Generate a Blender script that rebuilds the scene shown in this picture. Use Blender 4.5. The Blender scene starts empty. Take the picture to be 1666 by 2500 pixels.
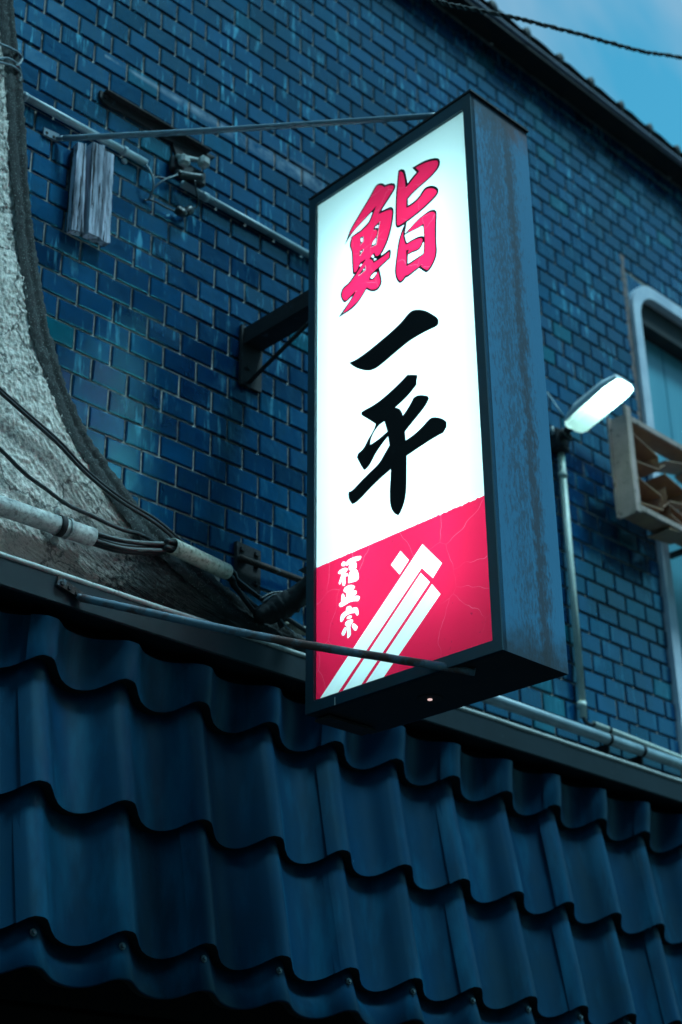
import bpy, math, random
import numpy as np
from mathutils import Vector, Matrix, noise as mnoise
from mathutils.geometry import delaunay_2d_cdt

random.seed(7)
scene = bpy.context.scene
COL = scene.collection

# ------------------------------------------------------------------ camera
# world: x runs along the tiled wall, y goes into it (wall face at y = 0), z is up, street at z = -1.6
RW = np.array([[0.7110526, -0.7029647, -0.0156446],
               [-0.3002480, -0.3236712, 0.8972670],
               [-0.6358108, -0.6333068, -0.4412110]])
FOC = 3829.33 / 2500 * 36.0
CAM = np.array([0.0, -2.9524, 0.0])
cam_data = bpy.data.cameras.new('camera')
cam = bpy.data.objects.new('camera', cam_data)
COL.objects.link(cam)
scene.camera = cam
mw = Matrix([list(RW[:, 0]) + [0], list(RW[:, 1]) + [0], list(RW[:, 2]) + [0], [0, 0, 0, 1]])
mw.translation = Vector(CAM)
cam.matrix_world = mw
cam_data.sensor_fit = 'VERTICAL'
cam_data.sensor_height = 36.0
cam_data.sensor_width = 24.0
cam_data.lens = FOC
cam_data.clip_start = 0.05
cam_data.clip_end = 500
cam_data.dof.use_dof = True
cam_data.dof.focus_distance = 3.55
cam_data.dof.aperture_fstop = 2.8

# ------------------------------------------------------------------ sky, light, exposure
SUN_EL, SUN_AZ = 64.0, 25.0
world = bpy.data.worlds.new('World')
scene.world = world
world.use_nodes = True
wn, wl = world.node_tree.nodes, world.node_tree.links
wn.clear()
w_out = wn.new('ShaderNodeOutputWorld')
w_bg = wn.new('ShaderNodeBackground')
w_bg.inputs['Strength'].default_value = 0.12
sky = wn.new('ShaderNodeTexSky')
sky.sky_type = 'NISHITA'
sky.sun_disc = False
sky.sun_elevation = math.radians(SUN_EL)
sky.sun_rotation = math.radians(SUN_AZ)
sky.air_density = 1.6
sky.dust_density = 0.2
sky.ozone_density = 4.0
tc = wn.new('ShaderNodeTexCoord')
mp = wn.new('ShaderNodeMapping')
mp.inputs['Rotation'].default_value = (0.3, 0.2, 0.6)
mp.inputs['Scale'].default_value = (2.0, 9.0, 3.0)
nz = wn.new('ShaderNodeTexNoise')
nz.inputs['Scale'].default_value = 1.6
nz.inputs['Detail'].default_value = 5.0
cr = wn.new('ShaderNodeValToRGB')
cr.color_ramp.elements[0].position = 0.40
cr.color_ramp.elements[0].color = (0, 0, 0, 1)
cr.color_ramp.elements[1].position = 0.56
cr.color_ramp.elements[1].color = (1, 1, 1, 1)
tint = wn.new('ShaderNodeMix'); tint.data_type = 'RGBA'; tint.blend_type = 'MULTIPLY'
tint.inputs['Factor'].default_value = 1.0
tint.inputs['B'].default_value = (0.30, 1.04, 0.98, 1)
cl = wn.new('ShaderNodeMix'); cl.data_type = 'RGBA'
cl.inputs['B'].default_value = (1.55, 3.15, 4.5, 1)
mfac = wn.new('ShaderNodeMath'); mfac.operation = 'MULTIPLY'; mfac.inputs[1].default_value = 0.85
wl.new(tc.outputs['Generated'], mp.inputs['Vector'])
wl.new(mp.outputs['Vector'], nz.inputs['Vector'])
wl.new(nz.outputs['Fac'], cr.inputs['Fac'])
wl.new(sky.outputs['Color'], tint.inputs['A'])
wl.new(tint.outputs['Result'], cl.inputs['A'])
wl.new(cr.outputs['Color'], mfac.inputs[0])
wl.new(mfac.outputs[0], cl.inputs['Factor'])
wl.new(cl.outputs['Result'], w_bg.inputs['Color'])
wl.new(w_bg.outputs['Background'], w_out.inputs['Surface'])

sun_d = bpy.data.lights.new('sun', 'SUN')
sun_d.energy = 2.8
sun_d.angle = math.radians(11)
sun_d.color = (0.44, 0.85, 1.0)
sun = bpy.data.objects.new('sun', sun_d)
COL.objects.link(sun)
el, az = math.radians(SUN_EL), math.radians(SUN_AZ)
# direction towards the sun: from the street side, above, a little to the right
to_sun = Vector((math.sin(math.radians(SUN_AZ)) * math.cos(el), -math.cos(math.radians(SUN_AZ)) * math.cos(el), math.sin(el)))
sky.sun_rotation = math.atan2(to_sun.x, to_sun.y)
sun.rotation_euler = to_sun.to_track_quat('Z', 'Y').to_euler()

scene.view_settings.view_transform = 'Standard'
scene.view_settings.look = 'None'
scene.view_settings.gamma = 1.0
scene.view_settings.use_curve_mapping = False
scene.view_settings.exposure = 0.3
scene.cycles.use_denoising = True
scene.cycles.max_bounces = 8
scene.cycles.sample_clamp_indirect = 6.0

# ------------------------------------------------------------------ survey helpers
def ray(px, py):
    v = np.array([(px - 833.0) / 3829.33, -(py - 1250.0) / 3829.33, -1.0])
    return RW.T @ v

def at(px, py, Y=0.0):
    """point of the plane y = Y that the survey photograph shows at (px, py)"""
    v = ray(px, py)
    return CAM + v * ((Y - CAM[1]) / v[1])

def atX(px, py, X):
    v = ray(px, py)
    return CAM + v * ((X - CAM[0]) / v[0])

def proj(P):
    c = RW @ (np.array(P, float) - CAM)
    return np.array([833.0 + 3829.33 * c[0] / -c[2], 1250.0 - 3829.33 * c[1] / -c[2]])

# ------------------------------------------------------------------ materials
def new_mat(name):
    m = bpy.data.materials.new(name)
    m.use_nodes = True
    n, l = m.node_tree.nodes, m.node_tree.links
    return m, n, l, n['Principled BSDF']

def rgba(c):
    return (c[0], c[1], c[2], 1.0)

def noise_node(n, l, scale, stretch=(1, 1, 1), detail=6.0, rough=0.6, coord='Object'):
    t = n.new('ShaderNodeTexCoord')
    m = n.new('ShaderNodeMapping')
    m.inputs['Scale'].default_value = stretch
    z = n.new('ShaderNodeTexNoise')
    z.inputs['Scale'].default_value = scale
    z.inputs['Detail'].default_value = detail
    z.inputs['Roughness'].default_value = rough
    l.new(t.outputs[coord], m.inputs['Vector'])
    l.new(m.outputs['Vector'], z.inputs['Vector'])
    return z

def ramp(n, l, src, p0, p1, c0=(0, 0, 0), c1=(1, 1, 1)):
    r = n.new('ShaderNodeValToRGB')
    r.color_ramp.elements[0].position = p0
    r.color_ramp.elements[1].position = p1
    r.color_ramp.elements[0].color = rgba(c0)
    r.color_ramp.elements[1].color = rgba(c1)
    l.new(src, r.inputs['Fac'])
    return r

def mixc(n, l, fac, a, b):
    m = n.new('ShaderNodeMix')
    m.data_type = 'RGBA'
    for sock, v in (('Factor', fac), ('A', a), ('B', b)):
        if hasattr(v, 'links'):
            l.new(v, m.inputs[sock])
        elif sock == 'Factor':
            m.inputs[sock].default_value = v
        else:
            m.inputs[sock].default_value = rgba(v)
    return m.outputs['Result']

def bump(n, l, b, src, strength, dist=0.01):
    k = n.new('ShaderNodeBump')
    k.inputs['Strength'].default_value = strength
    k.inputs['Distance'].default_value = dist
    l.new(src, k.inputs['Height'])
    l.new(k.outputs['Normal'], b.inputs['Normal'])
    return k

def worn(name, c1, c2, scale=12, p=(0.4, 0.65), rough=0.5, metal=0.0, stretch=(1, 1, 1), c3=None, s3=40, p3=(0.58, 0.66),
         bmp=0.3, st3=(1, 1, 1), spec=0.5, r2=None):
    """paint c1 with patches of c2 and spots of c3"""
    m, n, l, b = new_mat(name)
    z = noise_node(n, l, scale, stretch)
    r = ramp(n, l, z.outputs['Fac'], p[0], p[1])
    col = mixc(n, l, r.outputs['Color'], c1, c2)
    if c3 is not None:
        z3 = noise_node(n, l, s3, st3)
        r3 = ramp(n, l, z3.outputs['Fac'], p3[0], p3[1])
        col = mixc(n, l, r3.outputs['Color'], col, c3)
    l.new(col, b.inputs['Base Color'])
    b.inputs['Roughness'].default_value = rough
    b.inputs['Metallic'].default_value = metal
    b.inputs['Specular IOR Level'].default_value = spec
    if r2 is not None:
        rr = n.new('ShaderNodeMapRange')
        rr.inputs['To Min'].default_value = rough
        rr.inputs['To Max'].default_value = r2
        l.new(z.outputs['Fac'], rr.inputs['Value'])
        l.new(rr.outputs['Result'], b.inputs['Roughness'])
    zb = noise_node(n, l, scale * 6, stretch)
    bump(n, l, b, zb.outputs['Fac'], bmp, 0.002)
    return m

def sep_obj(n, l):
    t = n.new('ShaderNodeTexCoord')
    g = n.new('ShaderNodeNewGeometry')
    s = n.new('ShaderNodeSeparateXYZ')
    l.new(g.outputs['Position'], s.inputs['Vector'])
    return s

def mathn(n, l, op, a, b=None, c=None, clamp=False):
    k = n.new('ShaderNodeMath')
    k.operation = op
    k.use_clamp = clamp
    for i, v in enumerate((a, b, c)):
        if v is None:
            continue
        if hasattr(v, 'links'):
            l.new(v, k.inputs[i])
        else:
            k.inputs[i].default_value = v
    return k.outputs[0]

def salt_band(n, l):
    """whitish salts that washed out along one course at the upper left"""
    s = sep_obj(n, l)
    wob = noise_node(n, l, 10, (1, 1, 1), 5, 0.6)
    z0 = 3.238
    dz = mathn(n, l, 'SUBTRACT', s.outputs['Z'], z0)
    dz = mathn(n, l, 'ADD', dz, 0.012)
    ab = mathn(n, l, 'ABSOLUTE', dz)
    wide = mathn(n, l, 'MULTIPLY_ADD', s.outputs['X'], 0.055, -0.107)
    wide = mathn(n, l, 'MAXIMUM', wide, 0.008)
    q = mathn(n, l, 'SUBTRACT', 1.0, mathn(n, l, 'DIVIDE', ab, wide), clamp=True)
    e = mathn(n, l, 'GREATER_THAN', 3.45, s.outputs['X'])
    e2 = mathn(n, l, 'GREATER_THAN', s.outputs['X'], 2.02)
    w = ramp(n, l, wob.outputs['Fac'], 0.38, 0.56)
    q = mathn(n, l, 'MULTIPLY', q, w.outputs['Color'])
    q = mathn(n, l, 'MULTIPLY', q, e)
    q = mathn(n, l, 'MULTIPLY', q, e2)
    return mathn(n, l, 'MULTIPLY', q, 1.0)

# glazed wall tile: each tile its own tone, vertical whitish run-off marks, dark blotches
def tile_material():
    m, n, l, b = new_mat('glazed_tile')
    a = n.new('ShaderNodeAttribute'); a.attribute_name = 'tone'
    r = n.new('ShaderNodeValToRGB')
    e = r.color_ramp.elements
    e[0].position = 0.0; e[0].color = (0.0001, 0.015, 0.054, 1)
    e[1].position = 1.0; e[1].color = (0.0002, 0.080, 0.195, 1)
    x = e.new(0.45); x.color = (0.0001, 0.030, 0.098, 1)
    x = e.new(0.72); x.color = (0.0001, 0.050, 0.138, 1)
    x = e.new(0.97); x.color = (0.0005, 0.085, 0.120, 1)
    l.new(a.outputs['Fac'], r.inputs['Fac'])
    big = noise_node(n, l, 2.2, (1, 1, 1), 5)
    rb = ramp(n, l, big.outputs['Fac'], 0.38, 0.62, (0.50, 0.55, 0.60), (1.30, 1.25, 1.22))
    mul = n.new('ShaderNodeMix'); mul.data_type = 'RGBA'; mul.blend_type = 'MULTIPLY'
    mul.inputs['Factor'].default_value = 1.0
    l.new(r.outputs['Color'], mul.inputs['A'])
    l.new(rb.outputs['Color'], mul.inputs['B'])
    # run-off marks, vertical
    st = noise_node(n, l, 52, (1, 1, 0.13), 3, 0.55)
    stm = ramp(n, l, st.outputs['Fac'], 0.55, 0.66)
    pat = noise_node(n, l, 6.5, (1, 1, 0.8), 4)
    patm = ramp(n, l, pat.outputs['Fac'], 0.47, 0.60)
    fac = mathn(n, l, 'MULTIPLY', stm.outputs['Color'], patm.outputs['Color'])
    fac = mathn(n, l, 'MULTIPLY', fac, 0.85)
    hz = sep_obj(n, l)
    up = mathn(n, l, 'MULTIPLY_ADD', hz.outputs['Z'], 0.6, -1.0, clamp=True)
    fac = mathn(n, l, 'MULTIPLY', fac, mathn(n, l, 'MULTIPLY_ADD', up, 0.85, 0.20))
    col = mixc(n, l, fac, mul.outputs['Result'], (0.13, 0.46, 0.62))
    # fine dirt
    fd = noise_node(n, l, 30, (1, 1, 0.5), 8, 0.7)
    fdm = ramp(n, l, fd.outputs['Fac'], 0.50, 0.75, (0, 0, 0), (0.55, 0.55, 0.55))
    col = mixc(n, l, fdm.outputs['Color'], col, (0.0003, 0.014, 0.040))
    col = mixc(n, l, salt_band(n, l), col, (0.30, 0.32, 0.38))
    l.new(col, b.inputs['Base Color'])
    b.inputs['IOR'].default_value = 1.75
    b.inputs['Specular Tint'].default_value = (0.16, 0.82, 1.0, 1)
    rg = n.new('ShaderNodeMapRange')
    rg.inputs['To Min'].default_value = 0.10
    rg.inputs['To Max'].default_value = 0.34
    l.new(fd.outputs['Fac'], rg.inputs['Value'])
    l.new(rg.outputs['Result'], b.inputs['Roughness'])
    bp = noise_node(n, l, 14, (1, 1, 1), 3)
    bump(n, l, b, bp.outputs['Fac'], 0.25, 0.006)
    return m

def grout_material():
    m, n, l, b = new_mat('mortar')
    z = noise_node(n, l, 8, (1, 1, 1), 6)
    r = ramp(n, l, z.outputs['Fac'], 0.35, 0.65, (0.14, 0.14, 0.13), (0.46, 0.39, 0.35))
    g = noise_node(n, l, 60, (1, 1, 1), 5)
    gm = ramp(n, l, g.outputs['Fac'], 0.55, 0.68, (0, 0, 0), (0.8, 0.8, 0.8))
    col = mixc(n, l, gm.outputs['Color'], r.outputs['Color'], (0.025, 0.035, 0.02))
    col = mixc(n, l, salt_band(n, l), col, (0.75, 0.50, 0.42))
    l.new(col, b.inputs['Base Color'])
    b.inputs['Roughness'].default_value = 0.9
    bump(n, l, b, g.outputs['Fac'], 0.6, 0.003)
    return m

def stucco_material():
    m, n, l, b = new_mat('rough_stucco')
    s = sep_obj(n, l)
    z = noise_node(n, l, 85, (1, 1, 1), 8, 0.65)
    r = ramp(n, l, z.outputs['Fac'], 0.38, 0.60, (0.40, 0.34, 0.30), (0.94, 0.82, 0.74))
    big = noise_node(n, l, 3.0, (1, 1, 1), 5)
    # mildew grows towards the lower right end, where water collects
    mx = mathn(n, l, 'MULTIPLY_ADD', s.outputs['X'], 2.1, -4.35)
    mz = mathn(n, l, 'MULTIPLY_ADD', s.outputs['Z'], -2.6, 4.55)
    mm = mathn(n, l, 'ADD', mx, mz)
    mm = mathn(n, l, 'ADD', mm, big.outputs['Fac'])
    zf = mathn(n, l, 'MULTIPLY_ADD', z.outputs['Fac'], 1.5, -0.75)
    mm = mathn(n, l, 'ADD', mm, zf, clamp=False)
    rm = ramp(n, l, mm, 0.35, 1.15)
    col = mixc(n, l, rm.outputs['Color'], r.outputs['Color'], (0.022, 0.024, 0.024))
    # hairline cracks
    v = n.new('ShaderNodeTexVoronoi'); v.feature = 'DISTANCE_TO_EDGE'
    v.inputs['Scale'].default_value = 3.2
    tcn = n.new('ShaderNodeTexCoord')
    wz = noise_node(n, l, 9, (1, 1, 1), 4)
    addv = n.new('ShaderNodeMixRGB'); addv.blend_type = 'LINEAR_LIGHT'; addv.inputs['Fac'].default_value = 0.09
    l.new(tcn.outputs['Object'], addv.inputs['Color1'])
    l.new(wz.outputs['Color'], addv.inputs['Color2'])
    l.new(addv.outputs['Color'], v.inputs['Vector'])
    rv = ramp(n, l, v.outputs['Distance'], 0.004, 0.016, (0.75, 0.75, 0.75), (0, 0, 0))
    col = mixc(n, l, rv.outputs['Color'], col, (0.05, 0.055, 0.055))
    l.new(col, b.inputs['Base Color'])
    b.inputs['Roughness'].default_value = 0.95
    bz = noise_node(n, l, 210, (1, 1, 1), 4)
    bump(n, l, b, bz.outputs['Fac'], 0.6, 0.004)
    return m

MT = {}
MT['tile'] = tile_material()
MT['mortar'] = grout_material()
MT['stucco'] = stucco_material()
MT['rim'] = worn('dirty_cement', (0.022, 0.024, 0.024), (0.010, 0.009, 0.009), 14, rough=0.95, c3=(0.20, 0.22, 0.21), s3=240, p3=(0.58, 0.68), bmp=1.0)
MT['roof'] = worn('blue_roof_sheet', (0.0002, 0.031, 0.080), (0.003, 0.024, 0.048), 3.5, (0.35, 0.72), rough=0.36, c3=(0.003, 0.078, 0.150), s3=11, p3=(0.50, 0.78), st3=(1, 1, 0.22), bmp=0.12, r2=0.62, spec=0.22)
MT['roof_gap_shade'] = worn('black_gap_shade', (0.006, 0.008, 0.010), (0.012, 0.012, 0.012), 8, rough=0.9)  # near-black, paints in the shade under the lips and behind the tiles
MT['flashing'] = worn('grey_painted_flashing', (0.012, 0.022, 0.030), (0.009, 0.016, 0.021), 5, rough=0.6, spec=0.25, c3=(0.03, 0.05, 0.06), s3=25, p3=(0.66, 0.74), bmp=0.15)
MT['pale_edge'] = worn('pale_sealed_edge', (0.62, 0.60, 0.56), (0.42, 0.42, 0.40), 25, rough=0.7, c3=(0.12, 0.13, 0.13), s3=60, p3=(0.62, 0.72), bmp=0.5)
MT['sign_frame'] = worn('sign_frame_paint', (0.014, 0.055, 0.085), (0.020, 0.045, 0.060), 8, rough=0.42, bmp=0.15)
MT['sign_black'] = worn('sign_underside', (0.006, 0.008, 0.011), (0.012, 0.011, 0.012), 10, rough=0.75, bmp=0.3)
MT['rust'] = worn('rusty_steel', (0.060, 0.030, 0.024), (0.022, 0.016, 0.016), 30, rough=0.85, c3=(0.10, 0.14, 0.17), s3=22, p3=(0.56, 0.64), bmp=0.8)
MT['dark_rust'] = worn('dark_rusty_steel', (0.014, 0.011, 0.012), (0.026, 0.018, 0.020), 22, rough=0.8, c3=(0.06, 0.08, 0.11), s3=30, p3=(0.62, 0.72), bmp=0.7)
MT['rod'] = worn('grey_painted_rod', (0.10, 0.17, 0.23), (0.16, 0.22, 0.27), 18, rough=0.45, c3=(0.07, 0.035, 0.030), s3=45, p3=(0.62, 0.70), bmp=0.4)
MT['rod_rust'] = worn('rusty_painted_rod', (0.12, 0.18, 0.23), (0.11, 0.045, 0.035), 13, (0.46, 0.56), rough=0.6, c3=(0.26, 0.23, 0.21), s3=40, p3=(0.62, 0.72), bmp=0.7)
MT['pipe'] = worn('pale_pipe', (0.60, 0.60, 0.57), (0.36, 0.37, 0.36), 22, rough=0.6, c3=(0.20, 0.20, 0.195), s3=75, p3=(0.47, 0.66), bmp=0.4)
MT['pipe_white'] = worn('ivory_pipe', (0.80, 0.76, 0.64), (0.56, 0.54, 0.44), 14, rough=0.5, c3=(0.26, 0.26, 0.18), s3=95, p3=(0.50, 0.66), bmp=0.3)
MT['conduit'] = worn('grey_conduit', (0.38, 0.48, 0.53), (0.27, 0.35, 0.39), 14, rough=0.42, c3=(0.05, 0.06, 0.07), s3=60, p3=(0.64, 0.74), bmp=0.25)
MT['conduit_pale'] = worn('pale_green_conduit', (0.80, 0.80, 0.70), (0.62, 0.66, 0.56), 14, rough=0.5, bmp=0.2)
MT['cable'] = worn('black_cable', (0.012, 0.013, 0.015), (0.020, 0.022, 0.024), 30, rough=0.42, c3=(0.10, 0.11, 0.11), s3=120, p3=(0.66, 0.74), bmp=0.3)
MT['cable_smooth'] = worn('smooth_black_cable', (0.008, 0.009, 0.011), (0.011, 0.012, 0.014), 30, rough=0.4, bmp=0.1)
MT['cable_grey'] = worn('grey_wire', (0.16, 0.20, 0.23), (0.09, 0.11, 0.13), 30, rough=0.5, bmp=0.3)
MT['wood'] = worn('weathered_wood', (0.54, 0.56, 0.67), (0.13, 0.14, 0.18), 14, (0.42, 0.60), rough=0.9, stretch=(4, 4, 0.22), c3=(0.010, 0.010, 0.016), s3=30, p3=(0.56, 0.60), st3=(3, 3, 0.16), bmp=1.0)
MT['ceramic'] = worn('grey_porcelain', (0.46, 0.47, 0.45), (0.34, 0.36, 0.36), 20, rough=0.35, bmp=0.1)
MT['louvre'] = worn('faded_pinkish_steel', (0.62, 0.40, 0.35), (0.46, 0.30, 0.24), 14, rough=0.6, c3=(0.07, 0.05, 0.035), s3=26, p3=(0.58, 0.72), bmp=0.4)
MT['louvre_dark'] = worn('faded_brown_slat', (0.36, 0.17, 0.11), (0.46, 0.25, 0.13), 14, rough=0.6, bmp=0.3)
MT['window_frame'] = worn('pale_blue_window_frame', (0.78, 0.80, 0.88), (0.58, 0.62, 0.72), 9, rough=0.5, bmp=0.25)
MT['teal_board'] = worn('teal_board_paint', (0.10, 0.36, 0.46), (0.14, 0.42, 0.52), 3, rough=0.35, stretch=(3, 3, 0.4), bmp=0.1)
MT['eave'] = worn('dark_eave_metal', (0.012, 0.014, 0.018), (0.030, 0.022, 0.020), 14, rough=0.7)
MT['eave_lip'] = worn('grey_gutter_lip', (0.22, 0.21, 0.27), (0.10, 0.08, 0.09), 12, (0.45,0.7), rough=0.5)
MT['lamp_metal'] = worn('lamp_housing', (0.72, 0.74, 0.76), (0.62, 0.64, 0.66), 12, rough=0.4, bmp=0.1)
MT['timber'] = worn('dark_timber', (0.008, 0.004, 0.003), (0.004, 0.003, 0.003), 20, rough=0.9, spec=0.1, stretch=(0.2, 1, 1))
MT['far_wall'] = worn('grey_render', (0.07, 0.075, 0.08), (0.05, 0.05, 0.055), 1.2, rough=0.85)
MT['dark_glass'] = worn('dark_glass', (0.02, 0.025, 0.03), (0.03, 0.035, 0.04), 2, rough=0.08, bmp=0.0)
MT['pink_mortar'] = worn('pinkish_mortar', (0.30, 0.19, 0.17), (0.20, 0.16, 0.16), 20, rough=0.9, c3=(0.05, 0.06, 0.07), s3=40, p3=(0.52, 0.62), bmp=0.8)
MT['asphalt'] = worn('asphalt', (0.05, 0.05, 0.05), (0.035, 0.035, 0.036), 30, rough=0.9)
MT['screw'] = worn('screw_steel', (0.20, 0.24, 0.26), (0.10, 0.12, 0.13), 60, rough=0.4, metal=0.6)
MT['old_mortar'] = worn('crumbling_mortar', (0.10, 0.095, 0.085), (0.03, 0.03, 0.028), 20, rough=0.95, c3=(0.008, 0.008, 0.008), s3=30, p3=(0.5, 0.6), bmp=1.0)

def steel_side():
    m, n, l, b = new_mat('stained_steel_side')
    s = sep_obj(n, l)
    # one broad streak runs down the middle, ragged at its edges
    wob = noise_node(n, l, 24, (1, 1, 0.9), 6, 0.65)
    fine = noise_node(n, l, 95, (1.4, 1.4, 0.45), 6, 0.7)
    xx = mathn(n, l, 'SUBTRACT', s.outputs['X'], 2.628)
    dz = mathn(n, l, 'SUBTRACT', 2.74, s.outputs['Z'])
    xx = mathn(n, l, 'MULTIPLY_ADD', dz, -0.012, xx)
    w1 = mathn(n, l, 'MULTIPLY_ADD', wob.outputs['Fac'], 0.06, -0.03)
    xx = mathn(n, l, 'ADD', xx, w1)
    ax = mathn(n, l, 'ABSOLUTE', xx)
    core = mathn(n, l, 'MULTIPLY_ADD', ax, -38.0, 1.25)
    fz = mathn(n, l, 'MULTIPLY_ADD', fine.outputs['Fac'], 3.6, -1.8)
    core = mathn(n, l, 'ADD', core, fz, clamp=True)
    # scabs left of it, thicker near the top
    ax2 = mathn(n, l, 'ABSOLUTE', mathn(n, l, 'ADD', xx, 0.055))
    sc = mathn(n, l, 'MULTIPLY_ADD', ax2, -12.0, 0.95)
    sc = mathn(n, l, 'MULTIPLY_ADD', dz, -0.28, sc)
    fz2 = mathn(n, l, 'MULTIPLY_ADD', fine.outputs['Fac'], 5.5, -2.7)
    sc = mathn(n, l, 'ADD', sc, fz2, clamp=True)
    sc = mathn(n, l, 'MULTIPLY', sc, 0.75)
    sp = noise_node(n, l, 150, (1, 1, 0.7), 4)
    spm = ramp(n, l, sp.outputs['Fac'], 0.70, 0.74)
    f = mathn(n, l, 'MAXIMUM', core, sc)
    f = mathn(n, l, 'MAXIMUM', f, mathn(n, l, 'MULTIPLY', spm.outputs['Color'], 0.7))
    z = noise_node(n, l, 4, (1, 1, 0.6), 4)
    basec = mixc(n, l, z.outputs['Fac'], (0.034, 0.185, 0.340), (0.052, 0.225, 0.385))
    col = mixc(n, l, f, basec, (0.045, 0.060, 0.090))
    # rust along the top edge, and grime at the foot
    tr = mathn(n, l, 'MULTIPLY_ADD', dz, -16.0, 1.1)
    tr = mathn(n, l, 'ADD', tr, mathn(n, l, 'MULTIPLY_ADD', wob.outputs['Fac'], 3.0, -1.5), clamp=True)
    rx = mathn(n, l, 'MULTIPLY_ADD', s.outputs['X'], 9.0, -23.2, clamp=True)
    rustc = mixc(n, l, rx, (0.055, 0.055, 0.070), (0.15, 0.045, 0.030))
    col = mixc(n, l, mathn(n, l, 'MULTIPLY', tr, 0.85), col, rustc)
    bt = mathn(n, l, 'MULTIPLY_ADD', s.outputs['Z'], -14.0, 18.4)
    bt = mathn(n, l, 'ADD', bt, mathn(n, l, 'MULTIPLY_ADD', wob.outputs['Fac'], 2.0, -1.0), clamp=True)
    col = mixc(n, l, mathn(n, l, 'MULTIPLY', bt, 0.85), col, (0.030, 0.028, 0.036))
    l.new(col, b.inputs['Base Color'])
    b.inputs['Roughness'].default_value = 0.5
    bump(n, l, b, fine.outputs['Fac'], 0.35, 0.002)
    return m
MT['steel_side'] = steel_side()
MT['roof'].node_tree.nodes['Principled BSDF'].inputs['Specular Tint'].default_value = (0.25, 0.85, 1.0, 1)

def acrylic(name, colr, refl=(0.7, 0.7, 0.7), crack=None, dirt=False):
    """back-lit translucent sheet: nothing here emits, the tubes behind it do"""
    m = bpy.data.materials.new(name)
    m.use_nodes = True
    n, l = m.node_tree.nodes, m.node_tree.links
    n.clear()
    out = n.new('ShaderNodeOutputMaterial')
    tr = n.new('ShaderNodeBsdfTranslucent')
    df = n.new('ShaderNodeBsdfDiffuse')
    gl = n.new('ShaderNodeBsdfGlossy')
    gl.inputs['Roughness'].default_value = 0.25
    df.inputs['Color'].default_value = rgba(refl)
    m1 = n.new('ShaderNodeMixShader'); m1.inputs[0].default_value = 0.10
    m2 = n.new('ShaderNodeMixShader'); m2.inputs[0].default_value = 0.03
    src = None
    if crack:
        v = n.new('ShaderNodeTexVoronoi'); v.feature = 'DISTANCE_TO_EDGE'
        v.inputs['Scale'].default_value = crack
        t = n.new('ShaderNodeTexCoord')
        wz = noise_node(n, l, 6, (1, 1, 1), 3)
        ad = n.new('ShaderNodeMixRGB'); ad.blend_type = 'LINEAR_LIGHT'; ad.inputs['Fac'].default_value = 0.035
        l.new(t.outputs['Object'], ad.inputs['Color1'])
        l.new(wz.outputs['Color'], ad.inputs['Color2'])
        l.new(ad.outputs['Color'], v.inputs['Vector'])
        r = ramp(n, l, v.outputs['Distance'], 0.0012, 0.0040, (0.42, 0.42, 0.42), (0, 0, 0))
        br = noise_node(n, l, 5.3, (1, 1, 1), 2)
        brm = ramp(n, l, br.outputs['Fac'], 0.44, 0.56)
        src = mixc(n, l, mathn(n, l, 'MULTIPLY', r.outputs['Color'], brm.outputs['Color']), colr, (0.9, 0.40, 0.52))
    if dirt:
        s = sep_obj(n, l)
        dz = noise_node(n, l, 70, (1, 1, 0.6), 6)
        near = mathn(n, l, 'MULTIPLY_ADD', s.outputs['Z'], -9.0, 11.9)
        dm = mathn(n, l, 'ADD', near, mathn(n, l, 'MULTIPLY_ADD', dz.outputs['Fac'], 9.0, -6.3), clamp=True)
        sp = noise_node(n, l, 120, (1, 1, 1), 3)
        spm = ramp(n, l, sp.outputs['Fac'], 0.70, 0.73)
        dm = mathn(n, l, 'MAXIMUM', dm, spm.outputs['Color'])
        src = mixc(n, l, mathn(n, l, 'MULTIPLY', dm, 0.6), src if src is not None else colr, (0.16, 0.012, 0.03))
    if src is not None:
        l.new(src, tr.inputs['Color'])
    else:
        tr.inputs['Color'].default_value = rgba(colr)
    l.new(tr.outputs[0], m1.inputs[1]); l.new(df.outputs[0], m1.inputs[2])
    l.new(m1.outputs[0], m2.inputs[1]); l.new(gl.outputs[0], m2.inputs[2])
    l.new(m2.outputs[0], out.inputs['Surface'])
    return m
MT['acrylic_white'] = acrylic('white_acrylic', (0.80, 0.90, 0.90))
MT['acrylic_red'] = acrylic('red_film', (0.80, 0.011, 0.060), (0.5, 0.02, 0.04), crack=7.0, dirt=True)
MT['acrylic_red_letter'] = acrylic('red_letter_film', (0.80, 0.014, 0.076), (0.5, 0.02, 0.04), crack=9.0)
MT['vinyl_black'] = worn('black_vinyl', (0.004, 0.004, 0.005), (0.006, 0.006, 0.007), 5, rough=0.6, bmp=0.0, spec=0.2)

def emitter(name, c, s):
    m = bpy.data.materials.new(name)
    m.use_nodes = True
    n, l = m.node_tree.nodes, m.node_tree.links
    n.clear()
    o = n.new('ShaderNodeOutputMaterial'); e = n.new('ShaderNodeEmission')
    e.inputs['Color'].default_value = rgba(c); e.inputs['Strength'].default_value = s
    l.new(e.outputs[0], o.inputs['Surface'])
    return m
MT['tube'] = emitter('fluorescent_tube_glow', (0.54, 0.93, 1.0), 14.5)
MT['lamp_tube'] = emitter('lamp_tube_glow', (0.60, 1.0, 0.98), 70.0)
MT['leak'] = emitter('light_leak', (0.9, 0.62, 0.60), 0.75)
MT['white_lining'] = worn('white_lining', (0.62, 0.65, 0.64), (0.56, 0.59, 0.58), 5, rough=0.8, bmp=0.0)

# ------------------------------------------------------------------ object helpers
def origin_of(p):
    o = Vector((0, 0, 0))
    while p is not None:
        o = o + p.location
        p = p.parent
    return o

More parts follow.
